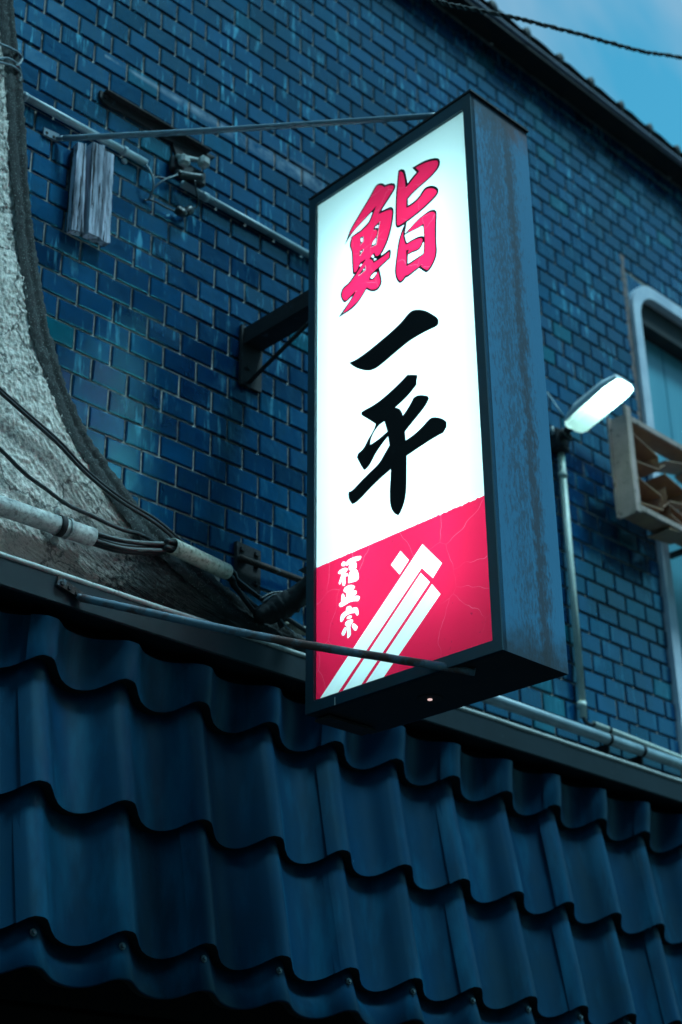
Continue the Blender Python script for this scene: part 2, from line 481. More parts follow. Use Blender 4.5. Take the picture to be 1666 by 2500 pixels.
def link(name, verts, faces, mat, parent=None, smooth=False, origin=None, mats=None, midx=None):
    """one mesh object from world-space vertices"""
    base = origin_of(parent)
    org = Vector(origin) if origin is not None else base
    me = bpy.data.meshes.new(name)
    me.from_pydata([tuple(Vector(v) - org) for v in verts], [], faces)
    if mats:
        for k in mats:
            me.materials.append(MT[k])
        for p, i in zip(me.polygons, midx):
            p.material_index = i
    else:
        me.materials.append(MT[mat] if isinstance(mat, str) else mat)
    if smooth:
        for p in me.polygons:
            p.use_smooth = True
    me.update()
    o = bpy.data.objects.new(name, me)
    COL.objects.link(o)
    if parent is not None:
        o.parent = parent
    o.location = org - base
    return o

def tag(o, label=None, cat=None, group=None, kind=None):
    if label: o['label'] = label
    if cat: o['category'] = cat
    if group: o['group'] = group
    if kind: o['kind'] = kind
    return o

def thing(name, loc, label, cat, group=None):
    o = bpy.data.objects.new(name, None)
    o.empty_display_size = 0.1
    COL.objects.link(o)
    o.location = Vector([float(c) for c in loc])
    return tag(o, label, cat, group)

def box_vf(x0, x1, y0, y1, z0, z1, bev=0.0):
    """box, bevelled on all twelve edges when bev > 0"""
    if bev <= 0:
        v = [(x, y, z) for x in (x0, x1) for y in (y0, y1) for z in (z0, z1)]
        f = [(0, 1, 3, 2), (4, 6, 7, 5), (0, 4, 5, 1), (2, 3, 7, 6), (0, 2, 6, 4), (1, 5, 7, 3)]
        return v, f
    v = []
    idx = {}
    for ix, x in enumerate((x0, x1)):
        for iy, y in enumerate((y0, y1)):
            for iz, z in enumerate((z0, z1)):
                sx, sy, sz = (1 if ix == 0 else -1), (1 if iy == 0 else -1), (1 if iz == 0 else -1)
                for k in range(3):
                    p = [x + sx * bev, y + sy * bev, z + sz * bev]
                    p[k] = (x, y, z)[k]
                    idx[(ix, iy, iz, k)] = len(v)
                    v.append(tuple(p))
    f = []
    for k in range(3):
        for s in (0, 1):
            a, b_ = [q for q in range(3) if q != k]
            loop = []
            for (p, q) in ((0, 0), (1, 0), (1, 1), (0, 1)):
                c = [0, 0, 0]; c[k] = s; c[a] = p; c[b_] = q
                loop.append(idx[(c[0], c[1], c[2], k)])
            f.append(tuple(loop))
    for k in range(3):      # edges running along axis k
        a, b_ = [q for q in range(3) if q != k]
        for p in (0, 1):
            for q in (0, 1):
                c0 = [0, 0, 0]; c1 = [0, 0, 0]
                c0[a] = c1[a] = p; c0[b_] = c1[b_] = q
                c0[k], c1[k] = 0, 1
                f.append((idx[(*c0, a)], idx[(*c1, a)], idx[(*c1, b_)], idx[(*c0, b_)]))
    for ix in (0, 1):
        for iy in (0, 1):
            for iz in (0, 1):
                f.append((idx[(ix, iy, iz, 0)], idx[(ix, iy, iz, 1)], idx[(ix, iy, iz, 2)]))
    return v, f

def fix_normals(o):
    import bmesh
    bm = bmesh.new(); bm.from_mesh(o.data)
    bmesh.ops.recalc_face_normals(bm, faces=bm.faces)
    bm.to_mesh(o.data); bm.free()
    return o

def box(name, x0, x1, y0, y1, z0, z1, mat, parent=None, bev=0.002):
    v, f = box_vf(x0, x1, y0, y1, z0, z1, bev)
    return fix_normals(link(name, v, f, mat, parent))

def hexa(name, corners, mat, parent=None):
    """eight corners: four of one end, four of the other, same order"""
    f = [(0, 1, 2, 3), (7, 6, 5, 4), (0, 4, 5, 1), (1, 5, 6, 2), (2, 6, 7, 3), (3, 7, 4, 0)]
    return fix_normals(link(name, corners, f, mat, parent))

def resample(pts, n):
    """Catmull-Rom through pts"""
    P = [np.array(p, float) for p in pts]
    if len(P) == 2:
        return [P[0] + (P[1] - P[0]) * t for t in np.linspace(0, 1, n)]
    P = [2 * P[0] - P[1]] + P + [2 * P[-1] - P[-2]]
    out = []
    m = len(P) - 3
    for t in np.linspace(0, m - 1e-9, n):
        i = int(t); u = t - i
        a, b, c, d = P[i:i + 4]
        out.append(0.5 * ((2 * b) + (c - a) * u + (2 * a - 5 * b + 4 * c - d) * u * u + (3 * b - a - 3 * c + d) * u ** 3))
    return out

def tube_vf(pts, r, seg=10, caps=True, wob=0.0, rin=None, base=0):
    P = [Vector(p) for p in pts]
    n = len(P)
    rad = [r(i / (n - 1)) if callable(r) else r for i in range(n)]
    v, f = [], []
    t0 = (P[1] - P[0]).normalized()
    up = Vector((0, 0, 1)) if abs(t0.z) < 0.9 else Vector((1, 0, 0))
    nrm = (up - t0 * up.dot(t0)).normalized()
    for i in range(n):
        t = (P[min(i + 1, n - 1)] - P[max(i - 1, 0)]).normalized()
        nrm = (nrm - t * nrm.dot(t)).normalized()
        bn = t.cross(nrm)
        for k in range(seg):
            a = 2 * math.pi * k / seg
            rr = rad[i]
            if wob:
                q = P[i] * 90
                rr *= 1 + wob * mnoise.noise(Vector((q.x + k * 1.7, q.y, q.z)))
            v.append(P[i] + (nrm * math.cos(a) + bn * math.sin(a)) * rr)
    for i in range(n - 1):
        for k in range(seg):
            a, b = i * seg + k, i * seg + (k + 1) % seg
            f.append((base + a, base + b, base + b + seg, base + a + seg))
    if caps:
        f.append(tuple(base + k for k in range(seg))[::-1])
        f.append(tuple(base + (n - 1) * seg + k for k in range(seg)))
    return v, f

def tube(name, pts, r, mat, parent=None, n=None, seg=10, caps=True, wob=0.0):
    if n:
        pts = resample(pts, n)
    v, f = tube_vf(pts, r, seg, caps, wob)
    return link(name, v, f, mat, parent, smooth=True)

def hollow(name, a, b, r, wall, mat, parent=None, seg=20):
    """open pipe with a wall"""
    a, b = Vector(a), Vector(b)
    d = (b - a).normalized()
    pts_o = [a, b]
    v1, f1 = tube_vf([a, b], r, seg, False)
    v2, f2 = tube_vf([a, b], r - wall, seg, False, base=len(v1))
    f2 = [q[::-1] for q in f2]
    f = f1 + f2
    n1 = len(v1)
    for k in range(seg):
        k2 = (k + 1) % seg
        f.append((k2, k, n1 + k, n1 + k2))
        f.append((seg + k, seg + k2, n1 + seg + k2, n1 + seg + k))
    return link(name, v1 + v2, f, mat, parent, smooth=True)

def disc_solid(name, c, axis, r, depth, mat, parent, seg=14, dome=0.0):
    c, axis = Vector(c), Vector(axis).normalized()
    prof = [(0, r), (depth * 0.75, r), (depth, r * 0.86)]
    if dome:
        prof.append((depth + dome, r * 0.45))
    up = Vector((0, 0, 1)) if abs(axis.z) < 0.9 else Vector((1, 0, 0))
    u = (up - axis * up.dot(axis)).normalized(); w = axis.cross(u)
    v, f = [], []
    for h, rr in prof:
        for k in range(seg):
            a = 2 * math.pi * k / seg
            v.append(c + axis * h + (u * math.cos(a) + w * math.sin(a)) * rr)
    for i in range(len(prof) - 1):
        for k in range(seg):
            a, b = i * seg + k, i * seg + (k + 1) % seg
            f.append((a, b, b + seg, a + seg))
    f.append(tuple(range(seg))[::-1])
    f.append(tuple((len(prof) - 1) * seg + k for k in range(seg)))
    return link(name, v, f, mat, parent, smooth=False)

# ================================================================== GROUND
gv = [(-60, -60, -1.6), (60, -60, -1.6), (60, 60, -1.6), (-60, 60, -1.6)]
tag(link('street', gv, [(0, 1, 2, 3)], 'asphalt'), kind='structure')

# ================================================================== UNSEEN BUILDING OPPOSITE, ADDED AS A DARK REFLECTION FOR THE TILES
opp = thing('added_building', (-1.0, -8.6, -1.6), 'plain dark three storey building added across the street, behind the viewer, for the tiles to reflect', 'building')
box('wall', -16.0, 11.5, -16.0, -8.6, -1.6, 9.8, 'far_wall', opp, 0)
for i in range(8):
    for z in (1.8, 4.6, 7.2):
        wx = -14.5 + i * 3.0
        wnd = box('window', wx, wx + 1.5, -8.60, -8.55, z, z + 1.3, 'window_frame', opp, 0.01)
        box('pane', wx + 0.06, wx + 1.44, -8.548, -8.54, z + 0.06, z + 1.24, 'dark_glass', wnd, 0)
box('cornice', -16.1, 11.6, -8.62, -8.40, 9.8, 9.98, 'far_wall', opp, 0)

# ================================================================== TILED BUILDING
TA, TB = 0.118, 0.069808
OX, OZ = 2.0447966, 2.2022628
bld = thing('tiled_building', (2.9, 0.0, -1.6),
            'old building faced with weathered glossy dark blue tiles in running bond behind the lit sign', 'building')
WX0, WX1 = at(1546, 790)[0], 5.95
win_top = at(1640, 752)[2]
WZ0, WZ1 = 1.62, win_top
SOF = 4.455
# backing wall with the window opening cut out: strips round it
bw = [(0.6, WX0 - 0.02, 1.47, SOF), (WX0 - 0.02, WX1 + 0.02, WZ1 + 0.02, SOF), (WX1 + 0.02, 9.0, 1.47, SOF), (WX0 - 0.02, WX1 + 0.02, 1.47, WZ0)]
v, f = [], []
for (a, b, c, d) in bw:
    vv, ff = box_vf(a, b, 0.0052, 0.30, c, d, 0)
    f += [tuple(i + len(v) for i in q) for q in ff]
    v += vv
fix_normals(link('mortar_bed', v, f, 'mortar', bld))

# outer edge of the stucco's rim, as it runs over the tiles (photograph survey)
RIM_OUT = [(26, -60), (28, 0), (36, 86), (51, 201), (54, 254), (62, 375), (70, 500), (76.5, 553), (85, 617), (93.5, 681), (104, 744), (116, 808),
           (132, 861), (144.5, 904), (161.5, 957), (193, 1029), (219.6, 1080), (257, 1134), (297, 1190), (337.5, 1241), (396, 1301),
           (462, 1362), (531, 1420), (603, 1477), (665, 1512), (744, 1560), (800, 1592)]
RIM_IN = [(-6, -60), (-3, 0), (1, 86), (12, 201), (14, 254), (20, 375), (34, 500), (37, 553), (42, 617), (52, 681), (62, 744), (73, 808),
          (88, 861), (103, 904), (120, 957), (150, 1026), (176, 1080), (212, 1136), (250, 1196), (290, 1250), (345, 1318),
          (415, 1385), (490, 1448), (565, 1502), (640, 1545), (715, 1585), (775, 1615)]
rim_w = [at(*p) for p in RIM_OUT]
def rim_x(z):
    """x of the rim's tile-side edge at height z"""
    if z > rim_w[0][2]: return rim_w[0][0]
    for a, b in zip(rim_w[:-1], rim_w[1:]):
        if b[2] <= z <= a[2]:
            return a[0] + (b[0] - a[0]) * (a[2] - z) / max(a[2] - b[2], 1e-6)
    return rim_w[-1][0]

SIGN_SIL = [(747, 470), (1148, 222), (1285, 328), (1386, 1650), (917, 1794), (745, 1745)]
def in_poly(p, poly):
    x, y = p; c = False; j = len(poly) - 1
    for i in range(len(poly)):
        xi, yi = poly[i]; xj, yj = poly[j]
        if (yi > y) != (yj > y) and x < (xj - xi) * (y - yi) / (yj - yi) + xi:
            c = not c
        j = i
    return c

tiles = []
r0 = int((OZ - SOF) / TB) - 1
for r in range(r0, 14):
    ztop = OZ - TB * r - 0.0036
    zbot = ztop - 0.0626
    if zbot < 1.46: break
    if ztop > SOF - 0.004:
        ztop = SOF - 0.004
        if ztop - zbot < 0.02: continue
    for j in range(-6, 42):
        x0 = OX + TA * (j + 0.5 * (r % 2)) + 0.0037
        x1 = x0 + 0.1106
        zc = (ztop + zbot) / 2
        rx = rim_x(zc) - 0.02
        if x1 < rx: continue
        if x0 < rx: x0 = rx
        if x1 - x0 < 0.012: continue
        if zbot < WZ1 + 0.035 and ztop > WZ0 - 0.02 and x1 > WX0 - 0.012 and x0 < WX1 + 0.03:
            if x0 < WX0 - 0.03: x1 = WX0 - 0.016
            elif x1 > WX1 + 0.05: x0 = WX1 + 0.035
            else: continue
        if x0 > 7.4: continue
        tone = min(1, max(0, random.gauss(0.5, 0.15)))
        q = random.random()
        if q < 0.02: tone = 0.97
        if q > 0.93: tone = 0.06
        c = proj((0.5 * (x0 + x1), 0, zc))
        A = [proj(p) for p in ((x0, 0, zbot), (x1, 0, zbot), (x1, 0, ztop), (x0, 0, ztop))]
        area = 0.5 * abs(sum(A[i][0] * A[(i + 1) % 4][1] - A[(i + 1) % 4][0] * A[i][1] for i in range(4)))
        vis = -20 < c[0] < 1686 and -20 < c[1] < 2520 and not in_poly(c, SIGN_SIL) and zc > 1.50
        tiles.append((area if vis else 0, x0, x1, zbot, ztop, tone))
tiles.sort(key=lambda t: -t[0])
def tile_vf(x0, x1, z0, z1):
    """glazed face proud of the mortar with eased edges and a slight tilt"""
    ty = random.gauss(0, 0.0007); tx = random.gauss(0, 0.0006)
    v = []
    b = 0.0035
    for dx, dz, y in ((0, 0, 0.006), (0, 0, 0.0015), (b, b, -0.0008)):
        for (x, z) in ((x0 + dx, z0 + dz), (x1 - dx, z0 + dz), (x1 - dx, z1 - dz), (x0 + dx, z1 - dz)):
            yy = y + (tx * (1 if x > (x0 + x1) / 2 else -1) + ty * (1 if z > (z0 + z1) / 2 else -1)) * (0 if y > 0.005 else 1)
            v.append((x, yy, z))
    f = [(8, 9, 10, 11)]
    for s in (0, 4):
        for k in range(4):
            f.append((s + k, s + (k + 1) % 4, s + 4 + (k + 1) % 4, s + 4 + k))
    return v, f
def tone_attr(o, vals):
    a = o.data.attributes.new('tone', 'FLOAT', 'FACE')
    a.data.foreach_set('value', vals)
rest_v, rest_f, rest_t = [], [], []
for i, (ar, x0, x1, z0, z1, tone) in enumerate(tiles):
    v, f = tile_vf(x0, x1, z0, z1)
    if i < 300 and ar > 0:
        o = link('tile', v, f, 'tile', bld)
        tone_attr(o, [tone] * len(f))
    else:
        rest_f += [tuple(k + len(rest_v) for k in q) for q in f]
        rest_v += v
        rest_t += [tone] * len(f)
o = link('small_tiles', rest_v, rest_f, 'tile', bld)
tone_attr(o, rest_t)
o['kind'] = 'stuff'

# eave at the roof line
E = 0.085
box('soffit', 0.4, 9.0, -E, 0.0, SOF, SOF + 0.02, 'eave', bld, 0)
box('fascia', 0.4, 9.0, -E - 0.012, -E - 0.001, SOF - 0.022, SOF + 0.045, 'eave', bld, 0.003)
lip = [(x, -E - 0.026, SOF - 0.016 + 0.003 * math.sin(x * 2.1)) for x in np.linspace(0.4, 9.0, 60)]
tube('gutter_lip', lip, 0.011, 'eave_lip', bld, seg=8)
for k in range(40):
    x = 0.6 + k * 0.21
    if not (3.2 < x < 7.5): continue
    pts = [(x, -E - 0.03, SOF + 0.040), (x, 0.5, SOF + 0.15)]
    tube('roof_tile', pts, 0.024, 'eave', bld, seg=8, wob=0.35)
v, f = [], []
nx, ny = 160, 3
for i in range(nx):
    x = 0.4 + 8.6 * i / (nx - 1)
    for j in range(ny):
        y = -E - 0.026 + j * 0.35
        v.append((x, y, SOF + 0.045 + 0.006 * math.sin(x * 30) + j * 0.10 + 0.004 * mnoise.noise(Vector((x * 20, j, 0)))))
for i in range(nx - 1):
    for j in range(ny - 1):
        a = i * ny + j
        f.append((a, a + ny, a + ny + 1, a + 1))
link('roof_slope', v, f, 'eave', bld, smooth=True)

# tall window with rounded upper corners, pale frame, plain teal boards inside
def arch_path(x0, x1, z0, z1, r, n=10):
    p = [(x0, z0)]
    for k in range(n + 1):
        a = math.pi - math.pi / 2 * k / n
        p.append((x0 + r + r * math.cos(a), z1 - r + r * math.sin(a)))
    for k in range(n + 1):
        a = math.pi / 2 - math.pi / 2 * k / n
        p.append((x1 - r + r * math.cos(a), z1 - r + r * math.sin(a)))
    p.append((x1, z0))
    return p
win = bpy.data.objects.new('window', None); COL.objects.link(win); win.parent = bld
win.location = Vector((WX0, 0, WZ0)) - bld.location
oo = arch_path(WX0 - 0.015, WX1 + 0.015, WZ0, WZ1 + 0.012, 0.17)
ii = arch_path(WX0 + 0.036, WX1 - 0.036, WZ0, WZ1 - 0.045, 0.125)
v = [(x, -0.020, z) for x, z in oo] + [(x, -0.020, z) for x, z in ii] + [(x, 0.12, z) for x, z in ii] + [(x, 0.02, z) for x, z in oo]
n_ = len(oo); f = []
for k in range(n_ - 1):
    f.append((k, k + 1, n_ + k + 1, n_ + k))
    f.append((n_ + k, n_ + k + 1, 2 * n_ + k + 1, 2 * n_ + k))
    f.append((3 * n_ + k, 3 * n_ + k + 1, k + 1, k))
fix_normals(link('window_frame', v, f, 'window_frame', win, smooth=False))
# mortar fills the square corners outside the curve
v, f = [], []
cc = [(x, 0.004, z) for x, z in oo[1:12]]
v = [(WX0 - 0.02, 0.001, WZ1 + 0.03)] + [(a, 0.001, c) for a, b, c in cc]
f = [(0, k, k + 1) for k in range(1, len(cc))]
tone_attr(link('corner_tile', v, f, 'tile', win), [0.5] * len(f))
xs_ = list(np.arange(WX0 + 0.02, WX1, 0.155)) + [WX1]
for a, b in zip(xs_[:-1], xs_[1:]):
    box('window_board', a + 0.002, b - 0.002, 0.085, 0.105, WZ0, WZ1 - 0.02, 'teal_board', win, 0.003)
box('head_shade', WX0 + 0.03, WX1 - 0.03, 0.02, 0.11, WZ1 - 0.16, WZ1 - 0.04, 'eave', win, 0.002)  # dark box standing in for the shade under the window top
box('window_backing', WX0 - 0.02, WX1 + 0.02, 0.125, 0.14, WZ0 - 0.05, WZ1 + 0.05, 'eave', win, 0)
# timber under the pent roof and the plain lower wall
box('timber_beam', 0.6, 8.0, -0.020, 0.031, 0.38, 0.54, 'timber', bld, 0.004)
box('lower_wall', 0.6, 9.0, 0.052, 0.30, -1.6, 1.466, 'timber', bld, 0)

# ================================================================== STUCCO WALL
stw = thing('stucco_wall', (1.5, -0.03, -1.6), 'pale rough stucco wall with a curved dirty dark rim, at the left edge beside the blue tiles', 'wall')
rin = [at(p[0], p[1], -0.045) for p in RIM_IN]
def rin_x(z):
    if z > rin[0][2]: return rin[0][0]
    for a, b in zip(rin[:-1], rin[1:]):
        if b[2] <= z <= a[2]:
            return a[0] + (b[0] - a[0]) * (a[2] - z) / max(a[2] - b[2], 1e-6)
    return rin[-1][0]
NZ, NX = 420, 240
ZA, ZB = 1.495, 3.45
v, f = [], []
for i in range(NZ):
    z = ZA + (ZB - ZA) * i / (NZ - 1)
    xr = rin_x(z) + 0.008
    for j in range(NX):
        t = j / (NX - 1)
        x = 1.25 + (xr - 1.25) * t
        q = Vector((x, 0, z))
        h = 0.0022 * mnoise.noise(q * 45) + 0.0034 * mnoise.noise(q * 110) + 0.0022 * mnoise.noise(q * 230) + 0.007 * mnoise.noise(q * 5)
        v.append((x, -0.045 - h, z))
for i in range(NZ - 1):
    for j in range(NX - 1):
        a = i * NX + j
        f.append((a, a + 1, a + NX + 1, a + NX))
link('stucco_face', v, f, 'stucco', stw, smooth=True)
v, f = box_vf(0.55, 1.252, -0.045, 0.006, 1.495, 3.45, 0)
fix_normals(link('plain_face', v, f, 'stucco', stw))
# rim: half-round moulding of dark cement between the two lines
mid = []
for po, pi_ in zip(RIM_OUT, RIM_IN):
    a, b = at(*po), at(pi_[0], pi_[1], -0.045)
    mid.append((a, b))
A_ = resample([m[0] for m in mid], 260)
B_ = resample([m[1] for m in mid], 260)
v, f = [], []
SEG = 17
for i, (a, b) in enumerate(zip(A_, B_)):
    for k in range(SEG):
        t = k / (SEG - 1)
        p = a * (1 - t) + b * t
        # two shallow rolls: rough outer roll, smoother inner one
        bulge = 0.016 * math.sin(math.pi * min(1, t / 0.55)) if t < 0.55 else 0.0
        bulge2 = 0.010 * math.sin(math.pi * (t - 0.45) / 0.55) if t > 0.45 else 0.0
        q = Vector(p) * 70
        nn = 0.0035 * mnoise.noise(q) + 0.0028 * mnoise.noise(q * 2.7)
        edge = min(1, 6 * t, 6 * (1 - t) + 0.3)
        v.append((p[0] + nn * 1.4 * edge, p[1] - max(bulge, bulge2) - nn - 0.004, p[2] + nn))
for i in range(len(A_) - 1):
    for k in range(SEG - 1):
        a = i * SEG + k
        f.append((a, a + 1, a + SEG + 1, a + SEG))
link('rim_moulding', v, f, 'rim', stw, smooth=True)

# ================================================================== TILED PENT ROOF
roof = thing('pent_roof', (3.0, -0.1, 0.60), 'steep pent roof of glossy dark blue wave-shaped roof tiles below the sign', 'roof')
PITCH, X0R = 0.2355, 1.9010
PROF = [(0.0, 0.0), (0.02, -0.0005), (0.034, 0.004), (0.045, 0.012), (0.056, 0.022), (0.068, 0.032), (0.082, 0.041), (0.098, 0.048), (0.117, 0.053),
        (0.136, 0.0545), (0.155, 0.052), (0.172, 0.047), (0.187, 0.038), (0.200, 0.028), (0.212, 0.016), (0.222, 0.008), (0.231, 0.0025)]
def prof_pts(k0, k1):
    """(x offset, depth) samples over waves k0 .. k1"""
    out = []
    for k in range(k0, k1):
        for s, d in PROF:
            out.append((X0R + PITCH * (k + s / 0.2385), d))
    out.append((X0R + PITCH * k1, 0.0))
    return out
LIPS = [(1.3035, -0.085), (1.0045, -0.105), (0.7070, -0.128)]
ROWS = [((1.398, -0.094), LIPS[0]), ((LIPS[0][0] + 0.05, LIPS[0][1] + 0.041), LIPS[1]), ((LIPS[1][0] + 0.05, LIPS[1][1] + 0.041), LIPS[2])]
SLIT = 0.020
def roof_piece(k0, top, lipp, jog, key):
    P = prof_pts(k0, k0 + 2)
    # start just left of the crest and step 3 mm over the neighbour: the visible side seam
    off = -0.034
    P = [(x + off, None) for x, d in P]
    def depth(x):
        u = ((x - X0R) / PITCH) % 1.0 * 0.2385
        for (s0, d0), (s1, d1) in zip(PROF, PROF[1:] + [(0.2385, 0.0)]):
            if s0 <= u <= s1:
                return d0 + (d1 - d0) * (u - s0) / (s1 - s0)
        return 0.0
    NV = 9
    v, f = [], []
    n = len(P)
    x_first, x_last = P[0][0], P[-1][0] + 0.012
    zt, yt = top; zl, yl = lipp
    rows_ = []
    for r in range(NV):
        w = r / (NV - 1)
        rows_.append((zt + (zl - zt) * w, yt + (yl - yt) * w, w, 0.0))
    rows_.append((zl - 0.0005, yl + 0.0002, 1.0, 0.0))
    rows_.append((zl + 0.001, yl + 0.042, 1.0, 0.0))
    rng = random.Random(key)
    wz = [rng.uniform(-0.002, 0.002) for _ in range(3)]
    for (z, y, w, _) in rows_:
        for i, (x, _d) in enumerate(P):
            xx = x if i < n - 1 else x_last
            d = depth(xx)
            over = 0.0035 * max(0, 1 - (xx - x_first) / 0.03)
            under = 0.0015 if xx > x_last - 0.02 else 0.0
            v.append((xx, y + d - over + under + wz[0] + 0.0015 * math.sin(w * 5 + k0), z - 0.7 * d * w + wz[1]))
    for r in range(len(rows_) - 1):
        if r == NV - 1:
            continue
        for i in range(n - 1):
            a = r * n + i
            f.append((a, a + 1, a + n + 1, a + n))
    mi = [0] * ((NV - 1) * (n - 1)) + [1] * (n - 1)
    return link('roof_tile', v, f, None, roof, smooth=True, mats=['roof', 'roof_gap_shade'], midx=mi)
for row, (top, lp) in enumerate(ROWS):
    for c in range(-2, 14):
        roof_piece(-2 + 2 * c - 0, top, lp, 0, row * 50 + c)
# closing strip under the last lip, its foot cut to a shallower wave
HP = prof_pts(-6, 25)
v, f = [], []
for z, y, s, dr in ((0.745, -0.085, 1.0, 0.0), (0.675, -0.104, 0.95, 0.6), (0.606, -0.120, 0.60, 0.45), (0.602, -0.117, 0.60, 0.45), (0.604, -0.095, 0.60, 0.45)):
    for x, d in HP:
        v.append((x, y + d * s, z - dr * d))
n = len(HP)
for r in range(4):
    for i in range(n - 1):
        a = r * n + i
        f.append((a, a + 1, a + n + 1, a + n))
link('closing_strip', v, f, None, roof, smooth=True, mats=['roof', 'roof_gap_shade'], midx=[0] * (3 * (n - 1)) + [1] * (n - 1))
for k in range(-3, 24):
    x = X0R + PITCH * k + 0.012
    s = disc_solid('screw', (x, -0.105, 0.676), (0, -1, 0.1), 0.0085, 0.004, 'screw', roof, 12)
    disc_solid('screw_head', (x, -0.1085, 0.676), (0, -1, 0.1), 0.0048, 0.005, 'screw', s, 6)
# black board painting in the dark of the gaps behind the tiles
box('gap_shade_board', 0.6, 8.0, 0.032, 0.050, 0.56, 1.468, 'roof_gap_shade', roof, 0)
# flashing
FT, FB, FY = 1.5065, 1.4290, -0.107
v, f = [], []
NF = 120
sec = [(0.0, FT + 0.020), (FY + 0.006, FT), (FY, FT - 0.006), (FY - 0.002, FB + 0.004), (FY + 0.001, FB), (FY + 0.012, FB + 0.001), (0.0, FB + 0.012)]
xs = np.linspace(0.6, 8.0, NF)
for x in xs:
    for (y, z) in sec:
        v.append((x, y + 0.0012 * mnoise.noise(Vector((x * 5, z * 9, 0))), z + 0.0010 * mnoise.noise(Vector((x * 3, 4, y)))))
m_ = len(sec)
for i in range(NF - 1):
    for k in range(m_ - 1):
        a = i * m_ + k
        f.append((a, a + m_, a + m_ + 1, a + 1))
fix_normals(link('flashing', v, f, 'flashing', roof, smooth=False))
edge = [(x, FY + 0.002, FT - 0.001 + 0.0012 * mnoise.noise(Vector((x * 7, 0, 0)))) for x in np.linspace(0.6, 8.0, 200)]
tube('sealed_edge', edge, 0.0075, 'pale_edge', roof, seg=8, wob=0.12)

# ================================================================== THE LIGHTBOX SIGN
XS = 2.490
XP = XS + 0.007
OUT4 = [atX(756.5, 492, XS), atX(1148, 226.5, XS), atX(1229, 1586, XS), atX(747, 1745, XS)]          # TL (wall side) TR (street side) BR BL
IN4 = [atX(772, 500, XS), atX(1131.5, 266.5, XS), atX(1204, 1564, XS), atX(767, 1711, XS)]
TH = 0.226
sign = thing('lightbox_sign', (XS + TH / 2, -0.65, OUT4[3][2]),
             'tall glowing lightbox sign with red and black Japanese brush lettering on the tiled wall', 'sign')
def q3(p, x): return (x, p[1], p[2])
# cabinet: end face, back face, wall-side face, lid and floor, each a real sheet
o4 = OUT4
def sheet(name, a, b, c, d, nrm, th, mat):
    """sheet abcd thickened by th along nrm"""
    nrm = Vector(nrm).normalized() * th
    P = [Vector(p) for p in (a, b, c, d)]
    return hexa(name, P + [p + nrm for p in P], mat, sign)
X2 = XS + TH
sheet('end_panel', q3(o4[1], XS + 0.002), q3(o4[1], X2), q3(o4[2], X2), q3(o4[2], XS + 0.002), (0, 1, 0), 0.002, 'steel_side')
sheet('rear_panel', q3(o4[0], X2), q3(o4[1], X2), q3(o4[2], X2), q3(o4[3], X2), (-1, 0, 0), -0.002, 'steel_side')
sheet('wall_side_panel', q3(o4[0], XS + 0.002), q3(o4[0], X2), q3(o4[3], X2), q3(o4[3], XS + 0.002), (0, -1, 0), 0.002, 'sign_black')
lidlift = 0.004
lt = [Vector(q3(o4[0], XS - 0.005)), Vector(q3(o4[1], XS - 0.005)), Vector(q3(o4[1], X2 + 0.006)), Vector(q3(o4[0], X2 + 0.006))]
for p in (1, 2): lt[p] = lt[p] + Vector((0, -0.006, 0))
lt = [p + Vector((0, 0, 0.001)) for p in lt]
hexa('lid', lt + [p + Vector((0, 0, 0.006)) for p in lt], 'dark_rust', sign)
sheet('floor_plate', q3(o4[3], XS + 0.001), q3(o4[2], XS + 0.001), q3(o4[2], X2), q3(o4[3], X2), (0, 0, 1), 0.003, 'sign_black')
# white lining
ins = 0.006
hexv = []
for x in (XS + 0.016, X2 - ins):
    for p, sy, sz in ((o4[0], -1, -1), (o4[1], 1, -1), (o4[2], 1, 1), (o4[3], -1, 1)):
        hexv.append((x, p[1] + sy * ins, p[2] + sz * ins))
link('inner_lining', hexv, [(7, 6, 5, 4), (0, 4, 5, 1), (1, 5, 6, 2), (2, 6, 7, 3), (3, 7, 4, 0)], 'white_lining', sign)
# face frame: four mitred bars with a lip proud of the acrylic
for a, b in ((0, 1), (1, 2), (2, 3), (3, 0)):
    A0, B0, A1, B1 = o4[a], o4[b], IN4[a], IN4[b]
    cr_ = [(XS - 0.002, A0[1], A0[2]), (XS - 0.002, B0[1], B0[2]), (XS + 0.014, B0[1], B0[2]), (XS + 0.014, A0[1], A0[2]),
           (XS - 0.002, A1[1], A1[2]), (XS - 0.002, B1[1], B1[2]), (XS + 0.014, B1[1], B1[2]), (XS + 0.014, A1[1], A1[2])]
    hexa('frame_bar', cr_, 'sign_frame', sign)
# tubes
zt = (o4[0][2] + o4[1][2]) / 2; zb = (o4[2][2] + o4[3][2]) / 2
zc = (zt + zb) / 2 - 0.015
yc = (o4[0][1] + o4[1][1]) / 2
for dy in (-0.115, 0.135):
    tube('fluorescent_tube', [(XS + 0.125, yc + dy, zc - 0.60), (XS + 0.125, yc + dy, zc + 0.60)], 0.014, 'tube', sign, seg=12)

# ---- artwork (contours surveyed from the photograph, laid on the acrylic sheet)
def contour(lst, ox, oy, s, smooth=True, sharp=38):
    P = [np.array(atX(ox + x * s, oy + y * s, XP))[1:] for x, y in lst]
    P = [p for i, p in enumerate(P) if np.linalg.norm(p - P[i - 1]) > 1e-5]
    if smooth:
        for _ in range(2):
            Q = []
            n = len(P)
            for i in range(n):
                a, b, c = P[i - 1], P[i], P[(i + 1) % n]
                u, w = b - a, c - b
                cs = (u @ w) / (np.linalg.norm(u) * np.linalg.norm(w) + 1e-12)
                if cs < math.cos(math.radians(sharp)):
                    Q.append(b)
                else:
                    Q.append(b + (a - b) * 0.25); Q.append(b + (c - b) * 0.25)
            P = Q
    return P

